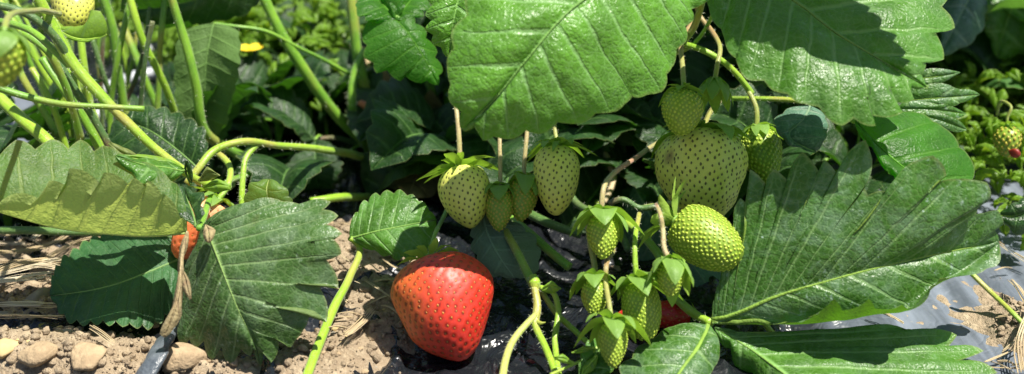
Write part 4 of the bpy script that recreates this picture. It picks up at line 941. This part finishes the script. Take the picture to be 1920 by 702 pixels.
# crown stems behind the big leaf
for i, (pts, r, lb) in enumerate([([(800, 120, .52), (812, 200, .53), (828, 300, .55)], 11, 'shaded crown stem left of the tan fruit stalk'), ([(845, 100, .52), (840, 200, .53), (838, 300, .55)], 10, 'shaded crown stem right behind the tan fruit stalk'),
        ([(745, 150, .52), (770, 200, .53), (800, 260, .545), (815, 310, .55)], 6, 'thin stem slanting into the crown from the glowing leaf'),
        ([(560, 272, .50), (620, 258, .51), (700, 280, .53), (760, 300, .55)], 5, 'thin shaded stem bowing over the crown'),
        ([(700, 220, .50), (760, 222, .52), (830, 260, .55)], 5, 'level shaded stem right of the broken stub'),
        ([(580, 378, .45), (640, 370, .46), (700, 368, .49), (800, 330, .54)], 8, 'lit low stem running right behind the small leaf'),
        ([(900, 330, .47), (960, 380, .45), (1020, 415, .435), (1090, 440, .43)], 9, 'thick shaded runner behind the small fruitlets'),
        ([(960, 410, .425), (1000, 445, .41), (1040, 480, .402), (1068, 502, .398)], 9, 'green stem with a cut brown end over the film'),
        ([(930, 400, .41), (960, 455, .395), (985, 505, .386), (1000, 535, .380)], [7, 8, 9], 'petiole running down to the swollen runner node'),
        ([(1398, 184, .43), (1450, 186, .425), (1510, 192, .42)], 5, 'short bright stem under the right big leaflet'),
        ([(1140, 382, .385), (1165, 374, .384), (1200, 390, .384), (1230, 386, .384), (1265, 380, .39)], 6, 'knotted dark truss branch that the cluster hangs from'),
        ([(1120, 245, .48), (1180, 243, .48), (1260, 250, .47)], 7, 'level bright stem under the big front leaf'),
        ([(1100, 270, .50), (1160, 262, .50), (1230, 262, .49)], 6, 'second level stem under the big front leaf'),
        ([(1275, 80, .42), (1320, 95, .415), (1360, 120, .415), (1410, 175, .42)], 6, 'curved truss stem between the two big leaflets'),
        ([(1240, 105, .42), (1290, 90, .42), (1330, 40, .41), (1345, 0, .40)], 4, 'thin stalk crossing the gap between the big leaflets'),
        ([(1125, 270, .47), (1140, 300, .465), (1150, 330, .46), (1130, 380, .45)], 6, 'dry pale stem hanging behind the pale berries'),
        ([(1055, 320, .45), (1080, 380, .44), (1140, 410, .43), (1180, 470, .42)], 7, 'shaded stem behind the hanging cluster'),
        ([(0, 432, .42), (90, 434, .42), (200, 436, .425), (330, 445, .43)], 8, 'dark stem hidden under the folded pale leaflet')]):
    lone(lb, pts, r, ('stem_green', 'stem_green', 'stem_green', 'stem_dark', 'stem_dark', 'stem_bright', 'stem_dark', 'stem_green', 'stem_green', 'stem_bright', 'stem_dark', 'stem_bright', 'stem_bright', 'stem_bright', 'stem_green', 'straw', 'stem_dark', 'stem_dark')[i],
         hair=50, seed=50 + i)
# branching runner over the black film
rn = thing('runner', P(np.array((1000, 530, .380))), 'branching yellow-green runner with a swollen node, dangling over the black film', 'runner')
stem('node', [(997, 518, .380), (1000, 530, .379), (1001, 545, .378)], [8, 12, 8], M['stem_bright'], rn, hair=40)
stem('branch', [(1000, 540, .378), (1006, 575, .374), (1003, 610, .370), (1018, 645, .364), (1045, 715, .352)], [7, 8, 7, 7, 6], M['stem_bright'], rn, hair=120)
stem('branch', [(1004, 590, .372), (985, 610, .368), (960, 645, .362), (943, 715, .350)], [6, 7, 7, 8], M['stem_yellow'], rn, hair=80)
stem('branch', [(1010, 540, .380), (1035, 550, .378), (1045, 575, .375), (1040, 640, .367), (1048, 715, .355)], [5, 6, 6, 6], M['stem_bright'], rn, hair=80)
stem('branch', [(1012, 545, .381), (1045, 590, .378), (1080, 620, .374), (1112, 650, .370)], [5, 6, 6, 5], M['stem_bright'], rn, hair=80)
stem('bract', [(1004, 602, .371), (1012, 606, .369), (1022, 604, .368)], [5, 4, 1], M['stem_bright'], rn, n=8)
midb = [(1015, 545, .379), (1035, 535, .376), (1052, 542, .375)]
leaflet('bract', midb, [(1015, 545), (1035, 526), (1052, 542)], [(1015, 545), (1038, 550), (1052, 542)], M['sepal'], rn, camber=.0005, seed=3)
sp = thing('seedling', P(np.array((1060, 690, .355))), 'tiny pale seedling with narrow leaflets at the bottom edge', 'seedling')
stem('stem', [(1130, 640, .36), (1105, 668, .356), (1060, 690, .353), (1030, 702, .35)], 3, M['stem_bright'], sp, hair=20)
for (md, a, b) in (([(1115, 655, .357), (1095, 655, .355), (1072, 662, .354)], (1095, 648), (1095, 664)), ([(1075, 684, .354), (1058, 672, .352), (1040, 672, .352)], (1055, 664), (1060, 682)), ([(1120, 668, .355), (1100, 690, .352), (1090, 705, .351)], (1092, 684), (1112, 695))):
    leaflet('leaflet', md, [md[0][:2], a, md[2][:2]], [md[0][:2], b, md[2][:2]], M['sepal'], sp, camber=.0005, seed=5)
single('broad blunt leaf blade rising behind the lowest fruitlet', [(1085, 715, .352), (1110, 680, .356), (1125, 655, .36), (1135, 625, .365)], [(1085, 715), (1090, 665), (1115, 630), (1135, 625)], [(1085, 715), (1140, 700), (1160, 660), (1135, 625)], 'leaf_green', n=(4, 4), amp=4, seed=49)
# bracts beside the scape joint
br = thing('bract', P(np.array((350, 322, .39))), 'slender pointed bracts with reddish tips at the joint of the scape', 'bract')
for j, (md, a, b, mt) in enumerate([([(352, 322, .39), (310, 305, .386), (270, 308, .384)], (312, 298), (306, 312), 'sepal'), ([(352, 322, .39), (280, 300, .384), (218, 292, .38)], (285, 292), (278, 306), 'sepal'),
                     ([(375, 340, .392), (392, 322, .388), (412, 330, .386)], (388, 312), (400, 336), 'sepal_tan'), ([(382, 352, .392), (410, 345, .388), (432, 352, .388)], (408, 336), (412, 358), 'sepal'),
                     ([(360, 345, .392), (352, 330, .39), (350, 302, .386)], (344, 322), (362, 325), 'leaf_shaded'), ([(270, 298, .384), (225, 285, .380), (205, 268, .38)], (230, 276), (222, 294), 'sepal_tan')]):
    leaflet('blade', md, [md[0][:2], a, md[2][:2]], [md[0][:2], b, md[2][:2]], M[mt], br, camber=.001, seed=j)
# crown
cw = PLC
mb = MB(); rs = np.random.RandomState(4); c0 = P(np.array((800, 300, .56))); c0[2] = .012
th_ = np.linspace(0, 2*np.pi, 25)[:-1]; vs = []
for i, a in enumerate(np.linspace(0, 1, 14)):
    for t in th_:
        r = .024 * math.sin(math.pi * (.08 + .9*a)) ** .6; p = np.array((r*math.cos(t), r*math.sin(t), -.014 + .034*a)); vs.append(c0 + p * (1 + .35 * nz(p, 90, 2)))
mb.add(np.array(vs), gridfaces(14, 24, wrap=True, flip=True)); M['bark'] = flat_mat('bark', (.10, .055, .03), (.2, .13, .08), 150, .9, .9, .002)
cw = mb.build('crown', M['bark'], cw)
for i in range(9):
    a = i * .7; q = c0 + np.array((.02*math.cos(a), .02*math.sin(a) - .004, .005)); e = q + np.array((.012*math.cos(a), .012*math.sin(a), .02 + .01*rs.rand()))
    md = [q, (q+e)/2 + np.array((0, 0, .003)), e]; s_ = np.array((-math.sin(a), math.cos(a), 0)) * .006
    v = np.array([q - s_, q + s_, (q+e)/2 + s_, (q+e)/2 - s_, e]); mk('scale', v, [(0, 1, 2, 3), (3, 2, 4)], M['leaf_dry'], cw)

# ============================================================ ground litter
def blob(name, c, r, mat, sq=.65, seed=0):
    v, f = rockgeo(c, r, sq, seed); return mk(name, v, f, mat, loc=c)
def stone(px, py, rpx, label, mat='stone', seed=0, group=None, sq=.5):
    g = G(px, py); r = pxm(rpx, Gd(py)); z = max(soil_h(g[0], g[1]), film_h(g[0], g[1])) + r * sq * .05
    o = blob('pebble', (g[0], g[1], z), r, M[mat], sq, seed); return tag(o, label, 'pebble', group or 'pebbles on the soil')
stone(352, 690, 46, 'large rounded tan stone under the tip of the dull hanging leaflet', seed=1)
stone(402, 688, 22, 'small smooth tan stone right beside the largest one', seed=2)
stone(298, 610, 14, 'small brown pebble resting beside the withered leaf', seed=3)
stone(85, 694, 42, 'broad flat tan stone at the bottom left', seed=4)
stone(170, 700, 48, 'pale beige stone cut by the bottom edge', seed=5)
stone(75, 575, 26, 'shaded grey stone by the tip of the low blue-green leaf', 'stone_grey', seed=6)
stone(8, 598, 14, 'dark bluish pebble at the left border', 'stone_grey', seed=7)
stone(632, 645, 9, 'small yellow pebble below the thick bright petiole', 'stone_yellow', seed=8)
stone(20, 680, 30, 'ochre stone in the bottom left corner', 'stone_yellow', seed=9)
stone(130, 640, 14, 'grey clod in the shade line at the lower left', 'stone_grey', seed=10)
stone(700, 640, 12, 'brown pebble half buried left of the ripe berry', 'stone', seed=11)
rs = np.random.RandomState(12); cnt = 0
while cnt < 120:
    px, py = rs.uniform(0, 760), rs.uniform(430, 702)
    if rs.rand() < .25: px, py = rs.uniform(500, 900), rs.uniform(300, 480)
    g = G(px, py)
    if soil_h(g[0], g[1]) < film_h(g[0], g[1]) - .0005: 
        if rs.rand() > .12: continue
    stone(px, py, rs.uniform(2.5, 8.5), 'small loose pebble on the bare soil', ('stone', 'stone_grey', 'stone', 'stone_yellow')[cnt % 4], 30 + cnt, 'small pebbles scattered on the soil'); cnt += 1
mb = MB(); rs2 = np.random.RandomState(99); n_ok = 0
for q in range(26000):
    px, py = rs2.uniform(-60, 800), rs2.uniform(425, 720)
    if q % 5 == 0: px, py = rs2.uniform(400, 1000), rs2.uniform(280, 450)
    if q % 17 == 0: px, py = rs2.uniform(1860, 1960), rs2.uniform(480, 720)
    g = G(px, py); sh = soil_h(g[0], g[1])
    if sh < film_h(g[0], g[1]) + .0003 and rs2.rand() > .04: continue
    rr_ = .0003 + .0019 * rs2.rand() ** 6; v, f = rockgeo((g[0], g[1], max(sh, film_h(g[0], g[1])) + rr_*.2), rr_, .7, q, (6, 7), 7); mb.add(v, f); n_ok += 1
    if n_ok > 3400: break
tag(mb.build('soil_crumbs', M['soil_crumb'] if 'soil_crumb' in M else M['soil'], loc=(0, .35, 0)), 'loose dry crumbs and grit lying over the soil', 'soil crumbs', None, 'stuff')
def straw(label, pts, w, n=6, mat='straw', group='straw on the bed', seed=1, frag=.5, flat=.4, lift=.0015):
    """flattened stalk made of parallel fibres. pts (px,py) on the ground"""
    mb = MB(); rs = np.random.RandomState(seed); W = []
    for p in pts:
        g = G(p[0], p[1]); z = max(soil_h(g[0], g[1]), film_h(g[0], g[1])) + lift + (p[2] if len(p) > 2 else 0); W.append((g[0], g[1], z))
    W = cr(np.array(W), 26); T = np.gradient(W, axis=0); T /= np.linalg.norm(T, axis=1, keepdims=True); S_ = np.cross(T, (0, 0, 1)); wm = pxm(w, .39)
    for k in range(n):
        o_ = (k + .5) / n * 2 - 1; a, b = int(rs.rand()*5*frag), 26 - int(rs.rand()*5*frag)
        r = wm / n * 1.15 * (.7 + .5*rs.rand())
        Q = W[a:b] + S_[a:b] * (o_ * wm * (.9 + .3*rs.rand()) ) + np.array((0, 0, 1)) * (math.sqrt(max(0, 1 - o_*o_)) * wm * flat + rs.rand() * .0008)
        Q = Q + .0006 * np.array([[nz(p, 80, seed + k), nz(p, 80, seed + k + 3), nz(p, 80, seed+k+6)] for p in Q])
        rr_ = np.full(len(Q), r); rr_[0] *= .4; rr_[-1] *= .3
        v, f, uv = tube(Q, rr_, 6, squash=.6); mb.add(v, f, uv + k)
    o = mb.build('straw_stalk', M[mat], smooth=True, loc=W[0]); return tag(o, label, 'straw', group)
straw('frayed bundle of dry straw fibres poking from under the folded pale leaflet', [(110, 452, .004), (145, 462, .006), (175, 470, .006), (210, 462, .005)], 13, 14, seed=1)
straw('long flattened straw lying across the lower left soil, its end split', [(-20, 518, .004), (60, 502, .004), (130, 488, .006), (165, 476, .008)], 11, 12, seed=2)
straw('second flattened straw below the long one', [(-20, 552, .003), (40, 540, .004), (100, 525, .004)], 10, 10, seed=3)
straw('thin shaded straw running level near the bottom left', [(-10, 634, .003), (60, 637, .003), (130, 634, .003)], 4, 5, seed=4)
straw('short yellow straw splinter at the bottom beside the folded film', [(178, 655, .004), (200, 670, .003), (222, 680, .002)], 5, 5, seed=5)
straw('dark dry stem slanting under the pale leaflet', [(65, 430, .012), (100, 450, .010), (130, 475, .006)], 5, 5, seed=6, mat='straw')
straw('yellow straw lying across the film from the right border', [(1865, 478, .006), (1895, 492, .004), (1930, 512, .003)], 4, 4, seed=7)
straw('straw blade bent at the right border', [(1890, 545, .004), (1905, 590, .004), (1930, 640, .004)], 6, 5, seed=8)
straw('twisted dry blade in the bottom right corner', [(1912, 720, .004), (1905, 670, .006), (1925, 630, .006)], 7, 6, seed=9)
straw('thin yellow straw lying under the dusty leaf edge on the film', [(1630, 600, .003), (1660, 612, .003), (1690, 628, .003)], 3.5, 3, seed=10)
straw('flattened shred of dry leaf left of the ripe berry', [(650, 672, .003), (680, 640, .003), (702, 612, .003)], 9, 8, seed=11)
for i in range(16):
    px, py = rs.uniform(-10, 200), rs.uniform(445, 610); a = rs.uniform(-.15, .45); l = rs.uniform(40, 110)
    straw('bleached flattened straw lying in the pile at the lower left', [(px - l*math.cos(a), py + l*math.sin(a)*.6, .002 + .003*rs.rand()), (px, py + rs.randn()*5, .004), (px + l*math.cos(a), py - l*math.sin(a)*.6, .002 + .003*rs.rand())], rs.uniform(4, 10), rs.randint(6, 11), seed=140 + i, group='bleached straw pile at the lower left', mat='straw_pale' if i % 3 else 'straw')
for i in range(46):
    px, py = (rs.uniform(640, 760), rs.uniform(500, 620)) if i < 14 else ((rs.uniform(1880, 1925), rs.uniform(500, 700)) if i < 22 else (rs.uniform(0, 700), rs.uniform(440, 702)))
    a = rs.uniform(-.6, .9); l = rs.uniform(15, 45)
    straw('thin broken bit of straw lying loose on the soil', [(px - l*math.cos(a), py - l*math.sin(a)*.6, .001), (px, py + rs.randn()*3, .002), (px + l*math.cos(a), py + l*math.sin(a)*.6, .001)], rs.uniform(1.2, 3), 2, seed=40 + i, group='small bits of straw scattered on the ground')
lone('bright green grass stem slanting over the film at the right border', [(1822, 515, .40), (1860, 552, .395), (1900, 590, .385), (1940, 628, .38)], 5, 'stem_bright', hair=0, name='grass_stem', group=None)
lone('short yellow stem piece on the film below the dusty leaf', [(1428, 600, .385), (1440, 615, .383), (1452, 632, .38)], 6, 'stem_yellow', hair=0, name='grass_stem', group=None)
# folded film tube at the bottom and film crumples
mb = MB()
Q = cr(np.array([tuple(G(262, 720, .004)), tuple(G(282, 690, .008)), tuple(G(300, 655, .009)), tuple(G(318, 625, .006)), tuple(G(345, 590, .004))]), 30)
v, f, uv = tube(Q, np.interp(np.linspace(0, 1, 30), [0, .5, 1], [.0042, .0032, .0018]), 22, squash=.5)
v = v + .0012 * np.array([[nz(p, 160, 2), nz(p, 160, 5), nz(p, 160, 8)] for p in v]); mb.add(v, f, uv)
M['film_grey'] = flat_mat('film_grey', (.07, .085, .10), (.14, .16, .18), 200, .3, .6, .001, .6)
tag(mb.build('plastic_strip', M['film_grey'], loc=Q[0]), 'rolled grey edge of plastic film sticking up beside the large tan stone', 'plastic strip')
# ============================================================ background
def lp(a): return np.asarray(a, float)   # local coordinates in metres
def proto(seed, L=.06, W=.028, teeth=8, bend=.3, mat=None, sep=.0):
    rnd = random.Random(seed)
    mid = [(0, 0, 0), (0, L*.35, L*.10), (0, L*.7, L*.10*(1-bend)), (0, L, -L*bend*.5)]
    Lc = auto([(0, 0), (-W*.8, L*.25), (-W, L*.6), (-W*.6, L*.9), (0, L)], teeth, L*.06, mid)
    Rc = auto([(0, 0), (W*.8, L*.25), (W, L*.6), (W*.6, L*.9), (0, L)], teeth, L*.06, mid)
    o = leaflet('leaf', mid, Lc, Rc, mat or M['bgleaf'], None, dl=(0, L*.12, L*.15, L*.1, 0), dr=(0, L*.12, L*.15, L*.1, 0), xf=lp, top='world', nr=9, ns=3, und=.002, seed=seed, mrib=.0004, camber=-.003, loc=(0, 0, 0))
    me = o.data; bpy.data.objects.remove(o); return me
PR = [proto(i + 100, bend=.2 + .25*i) for i in range(4)]
PD = [proto(i + 120, bend=.2 + .3*i, mat=M['leaf_shaded']) for i in range(3)]
PW = [proto(i + 140, L=.013, W=.0032, teeth=4, bend=.3, mat=M['weed']) for i in range(3)]
def bgplant(x, y, label, nleaf, h, seed, cat='strawberry plant', group='strawberry plants behind', spread=.09, meshes=None, sc=(.7, 1.2), name='strawberry_plant', stems=True, flowers=0, z0=0.0):
    rt = thing(name, (x, y, z0), label, cat, group); rs = np.random.RandomState(seed); meshes = meshes or PR
    for i in range(nleaf):
        a = rs.uniform(0, 2*math.pi); r = spread * rs.rand() ** .6; zz = h * (.35 + .65 * rs.rand()) * (1 - .35 * (r/spread)**2)
        p = Vector((r*math.cos(a), r*math.sin(a), zz))
        if stems and (i % 3 == 0 or nleaf < 12):
            b0 = np.array((x, y, z0)); e = b0 + np.array(p); pts = np.array([b0 + np.array((p.x*.1, p.y*.1, 0)), b0 + np.array((p.x*.35, p.y*.35, zz*.6)), e])
            v, f, uv = tube(cr(pts, 9), .0016 if h > .05 else .0007, 6); mk('stem', v, f, M['stem_green'], rt)
        for t in range(3 if h > .05 else 2):
            o = bpy.data.objects.new('leaf', meshes[rs.randint(len(meshes))]); COL.objects.link(o); o.parent = rt
            o.location = p; s = rs.uniform(*sc); o.scale = (s, s, s)
            o.rotation_euler = (rs.uniform(-.7, .35) if h > .056 else rs.uniform(-.9, 1.2), rs.uniform(-.4, .4), a - math.pi/2 + (t - 1) * 1.7 + rs.uniform(-.3, .3))
    for i in range(flowers):
        a = rs.uniform(0, 2*math.pi); r = spread * rs.rand() ** .5; zz = h * rs.uniform(.4, 1.3); c = np.array((x + r*math.cos(a), y + r*math.sin(a), z0 + zz))
        mb = MB()
        for q in range(5):
            t = q * 1.257; v = []
            for (rr_, ww) in ((.0004, .0008), (.003, .0026), (.0052, .0022), (.006, .0006)):
                for s_ in (-1, 1): v.append(c + np.array((rr_*math.cos(t) - s_*ww*math.sin(t), rr_*math.sin(t) + s_*ww*math.cos(t), .25*rr_)))
            mb.add(np.array(v), gridfaces(4, 2))
        v, f, uv = tube(np.array([c - (0, 0, .001), c, c + (0, 0, .0015)]), [.0008, .0016, .001], 8); mb.add(v, f)
        mb.build('flower', M['petal'], rt)
    return rt
def gp(px, py): g = G(px, py); return g[0], g[1]
# dark foliage of the plant itself around its crown
for i, (px, py, h, n, sp, lb) in enumerate([(900, 230, .07, 8, .05, 'shaded leafy clump right behind the crown'),
            (1060, 260, .06, 8, .06, 'shaded low foliage behind the big front leaf'), (1220, 210, .07, 9, .06, 'shaded foliage behind the largest pale berry'), (1400, 260, .06, 8, .05, 'shaded foliage behind the bluish small leaf'), (1520, 210, .06, 9, .06, 'shaded foliage behind the broad veined leaf'),
            (700, 60, .08, 8, .04, 'shaded foliage behind the glowing young leaf')]):
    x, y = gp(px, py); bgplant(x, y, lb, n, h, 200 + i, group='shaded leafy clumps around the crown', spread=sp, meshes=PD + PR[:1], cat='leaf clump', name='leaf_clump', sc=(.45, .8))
for i, (px, py, h, n, sp, lb) in enumerate([(1760, 20, .09, 12, .09, 'blurred plant behind the right big leaflet'), (1900, 60, .10, 14, .10, 'blurred plant in the upper right corner'), (2080, 150, .09, 12, .09, 'blurred plant just past the right border'),
            (1850, 200, .055, 10, .06, 'blurred low plant carrying the yellow berry'), (1980, -40, .13, 14, .12, 'tall blurred plant far right'), (1600, -40, .11, 12, .10, 'blurred plant between the big leaflets far back'),
            (1350, -30, .12, 12, .10, 'blurred plant behind the gap of the big leaflets'), (1000, -40, .12, 12, .10, 'far plant hidden mostly by the big front leaf')]):
    x, y = gp(px, py); bgplant(x, y, lb, n, h, 230 + i, spread=sp)
# unseen leaves added over the plant so that its centre falls in shade
cn = thing('shade_canopy', (-.01, .56, .14), 'added leaves of the centre plant, unseen above the picture, shading its heart', 'shade canopy'); rs = np.random.RandomState(77)
for i in range(100):
    x = rs.uniform(.02, .20); y = rs.uniform(.45, .74); z = .21 - y * math.tan(R(14.0)) + rs.uniform(.02, .10)
    o = bpy.data.objects.new('leaf', PR[i % 4]); COL.objects.link(o); o.parent = cn; o.location = Vector((x + .01, y - .56, z - .14)); q = rs.uniform(.8, 1.15); o.scale = (q, q, q)
    o.rotation_euler = (rs.uniform(-.3, .3), rs.uniform(-.3, .3), rs.uniform(0, 6.28))
# far row beyond the path
for i in range(13):
    x = -1.15 + i * .2 + .03 * math.sin(i * 5); y = 1.12 + .06 * math.sin(i * 3.1)
    bgplant(x, y, 'strawberry plant in the far row of foliage', 16, .17, 260 + i, group='strawberry plants in the far row', spread=.14, sc=(.8, 1.3))
for i in range(9):
    x = -1.3 + i * .34; y = 1.5 + .05 * math.sin(i * 3.1)
    bgplant(x, y, 'strawberry plant in the last dark row behind', 16, .26, 290 + i, group='strawberry plants in the last row', spread=.2, meshes=PD + PR, sc=(1.2, 1.9))
for i, (px, py, h, n, sp, lb) in enumerate([(520, 290, .03, 6, .035, 'dark low leaves in the shade left of the crossing thick stems'), (620, 300, .03, 7, .04, 'dark low leaves under the arching stalk'), (720, 200, .05, 8, .05, 'dark leaves behind the broken stem stub'),
            (860, 330, .03, 6, .04, 'dark low leaves behind the left pale berry'), (980, 330, .04, 8, .05, 'dark low leaves behind the small fruitlets'), (1120, 330, .035, 8, .05, 'dark low leaves behind the hanging cluster stalks'),
            (1260, 340, .035, 7, .05, 'dark low leaves behind the lime green leaning berry'), (1420, 350, .035, 7, .05, 'dark low leaves behind the upper lobes of the dusty leaf'), 
            (1600, 330, .03, 7, .04, 'dark low leaves behind the chewed edge of the dusty leaf'), (880, 120, .09, 10, .06, 'dark leaves of the crown behind the left part of the big front leaf'),
            (330, 330, .03, 6, .04, 'dark low leaves behind the diagonal scape'), (60, 370, .03, 6, .04, 'dark low leaves behind the folded pale leaflet')]):
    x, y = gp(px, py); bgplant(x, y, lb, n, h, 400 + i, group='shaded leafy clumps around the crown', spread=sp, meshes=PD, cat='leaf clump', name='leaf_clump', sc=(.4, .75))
# weeds with yellow flowers
for i, (px, py, h, n, fl, sp, lb) in enumerate([(560, 175, .055, 150, 18, .07, 'yellow-flowered low weed behind the slanting stem'), (470, 130, .05, 110, 14, .055, 'yellow-flowered weed beside the tall dark leaf'), (260, 90, .045, 45, 5, .045, 'yellow-flowered weed seen between the upright stems'),
            (500, 40, .05, 60, 6, .05, 'lime green weed tuft behind the pale pipe'), (640, 100, .04, 40, 2, .035, 'small weed tuft near the broken stub'), (1840, 290, .045, 90, 0, .06, 'bright weed tuft below the yellow berry'), (1900, 380, .03, 70, 0, .05, 'bright ground weed at the right border'),
            (1800, 160, .05, 60, 0, .05, 'blurred lime weed behind the pointed grey lobes'), (100, 60, .05, 50, 0, .05, 'weed tuft behind the left stem bundle')]):
    x, y = gp(px, py); bgplant(x, y, lb, int(n*1.7), h, 320 + i, 'weed', 'weeds around the bed', sp, PW, (.4, 1.15), 'weed', False, fl)
# pale pipes of the watering line
def pipe(label, pts, r):
    W = cr(np.array([G(p[0], p[1], .012) for p in pts]), 24); v, f, uv = tube(W, r, 14); mb = MB(); mb.add(v, f, uv); return tag(mb.build('watering_pipe', M['pipe'], loc=W[0]), label, 'pipe', 'pale watering pipes on the ground')
pipe('pale pipe lying behind the upright stems, nearest the plant', [(110, 235, .60), (250, 198, .63), (330, 175, .66)], .0032)
pipe('pale pipe running level behind the tall dark leaf', [(180, 175, .66), (270, 140, .70), (430, 138, .71), (505, 120, .73)], .0032)
pipe('pale pipe standing slanted between the upright stems', [(256, 40, .70), (275, 90, .695), (292, 140, .69)], .003)
pipe('pale pipe crossing behind the slanting thick stem', [(500, 118, .73), (570, 98, .75), (640, 80, .77)], .0034)
pipe('pale pipe in the far top behind the leaf roof', [(440, 60, .74), (500, 42, .78), (560, 20, .82)], .0034)
# grey plastic sheet on the path at the left border
g = [G(-150, 330), G(120, 300), G(140, 215), G(-160, 200)]
mb = MB(); n_ = 24; vs = []
for i in range(n_):
    for j in range(n_):
        u_, v_ = i/(n_-1), j/(n_-1); p = (1-u_)*((1-v_)*g[0] + v_*g[1]) + u_*((1-v_)*g[3] + v_*g[2]); vs.append(p + np.array((0, 0, .008 + .004 * nz(p, 30, 3))))
mb.add(np.array(vs), gridfaces(n_, n_)); M['sheet'] = flat_mat('sheet', (.16, .18, .21), (.10, .11, .13), 40, .4, .4, .002, .5)
tag(mb.build('plastic_sheet', M['sheet'], loc=g[0]), 'crumpled pale grey plastic sheet on the ground at the left border', 'plastic sheet')
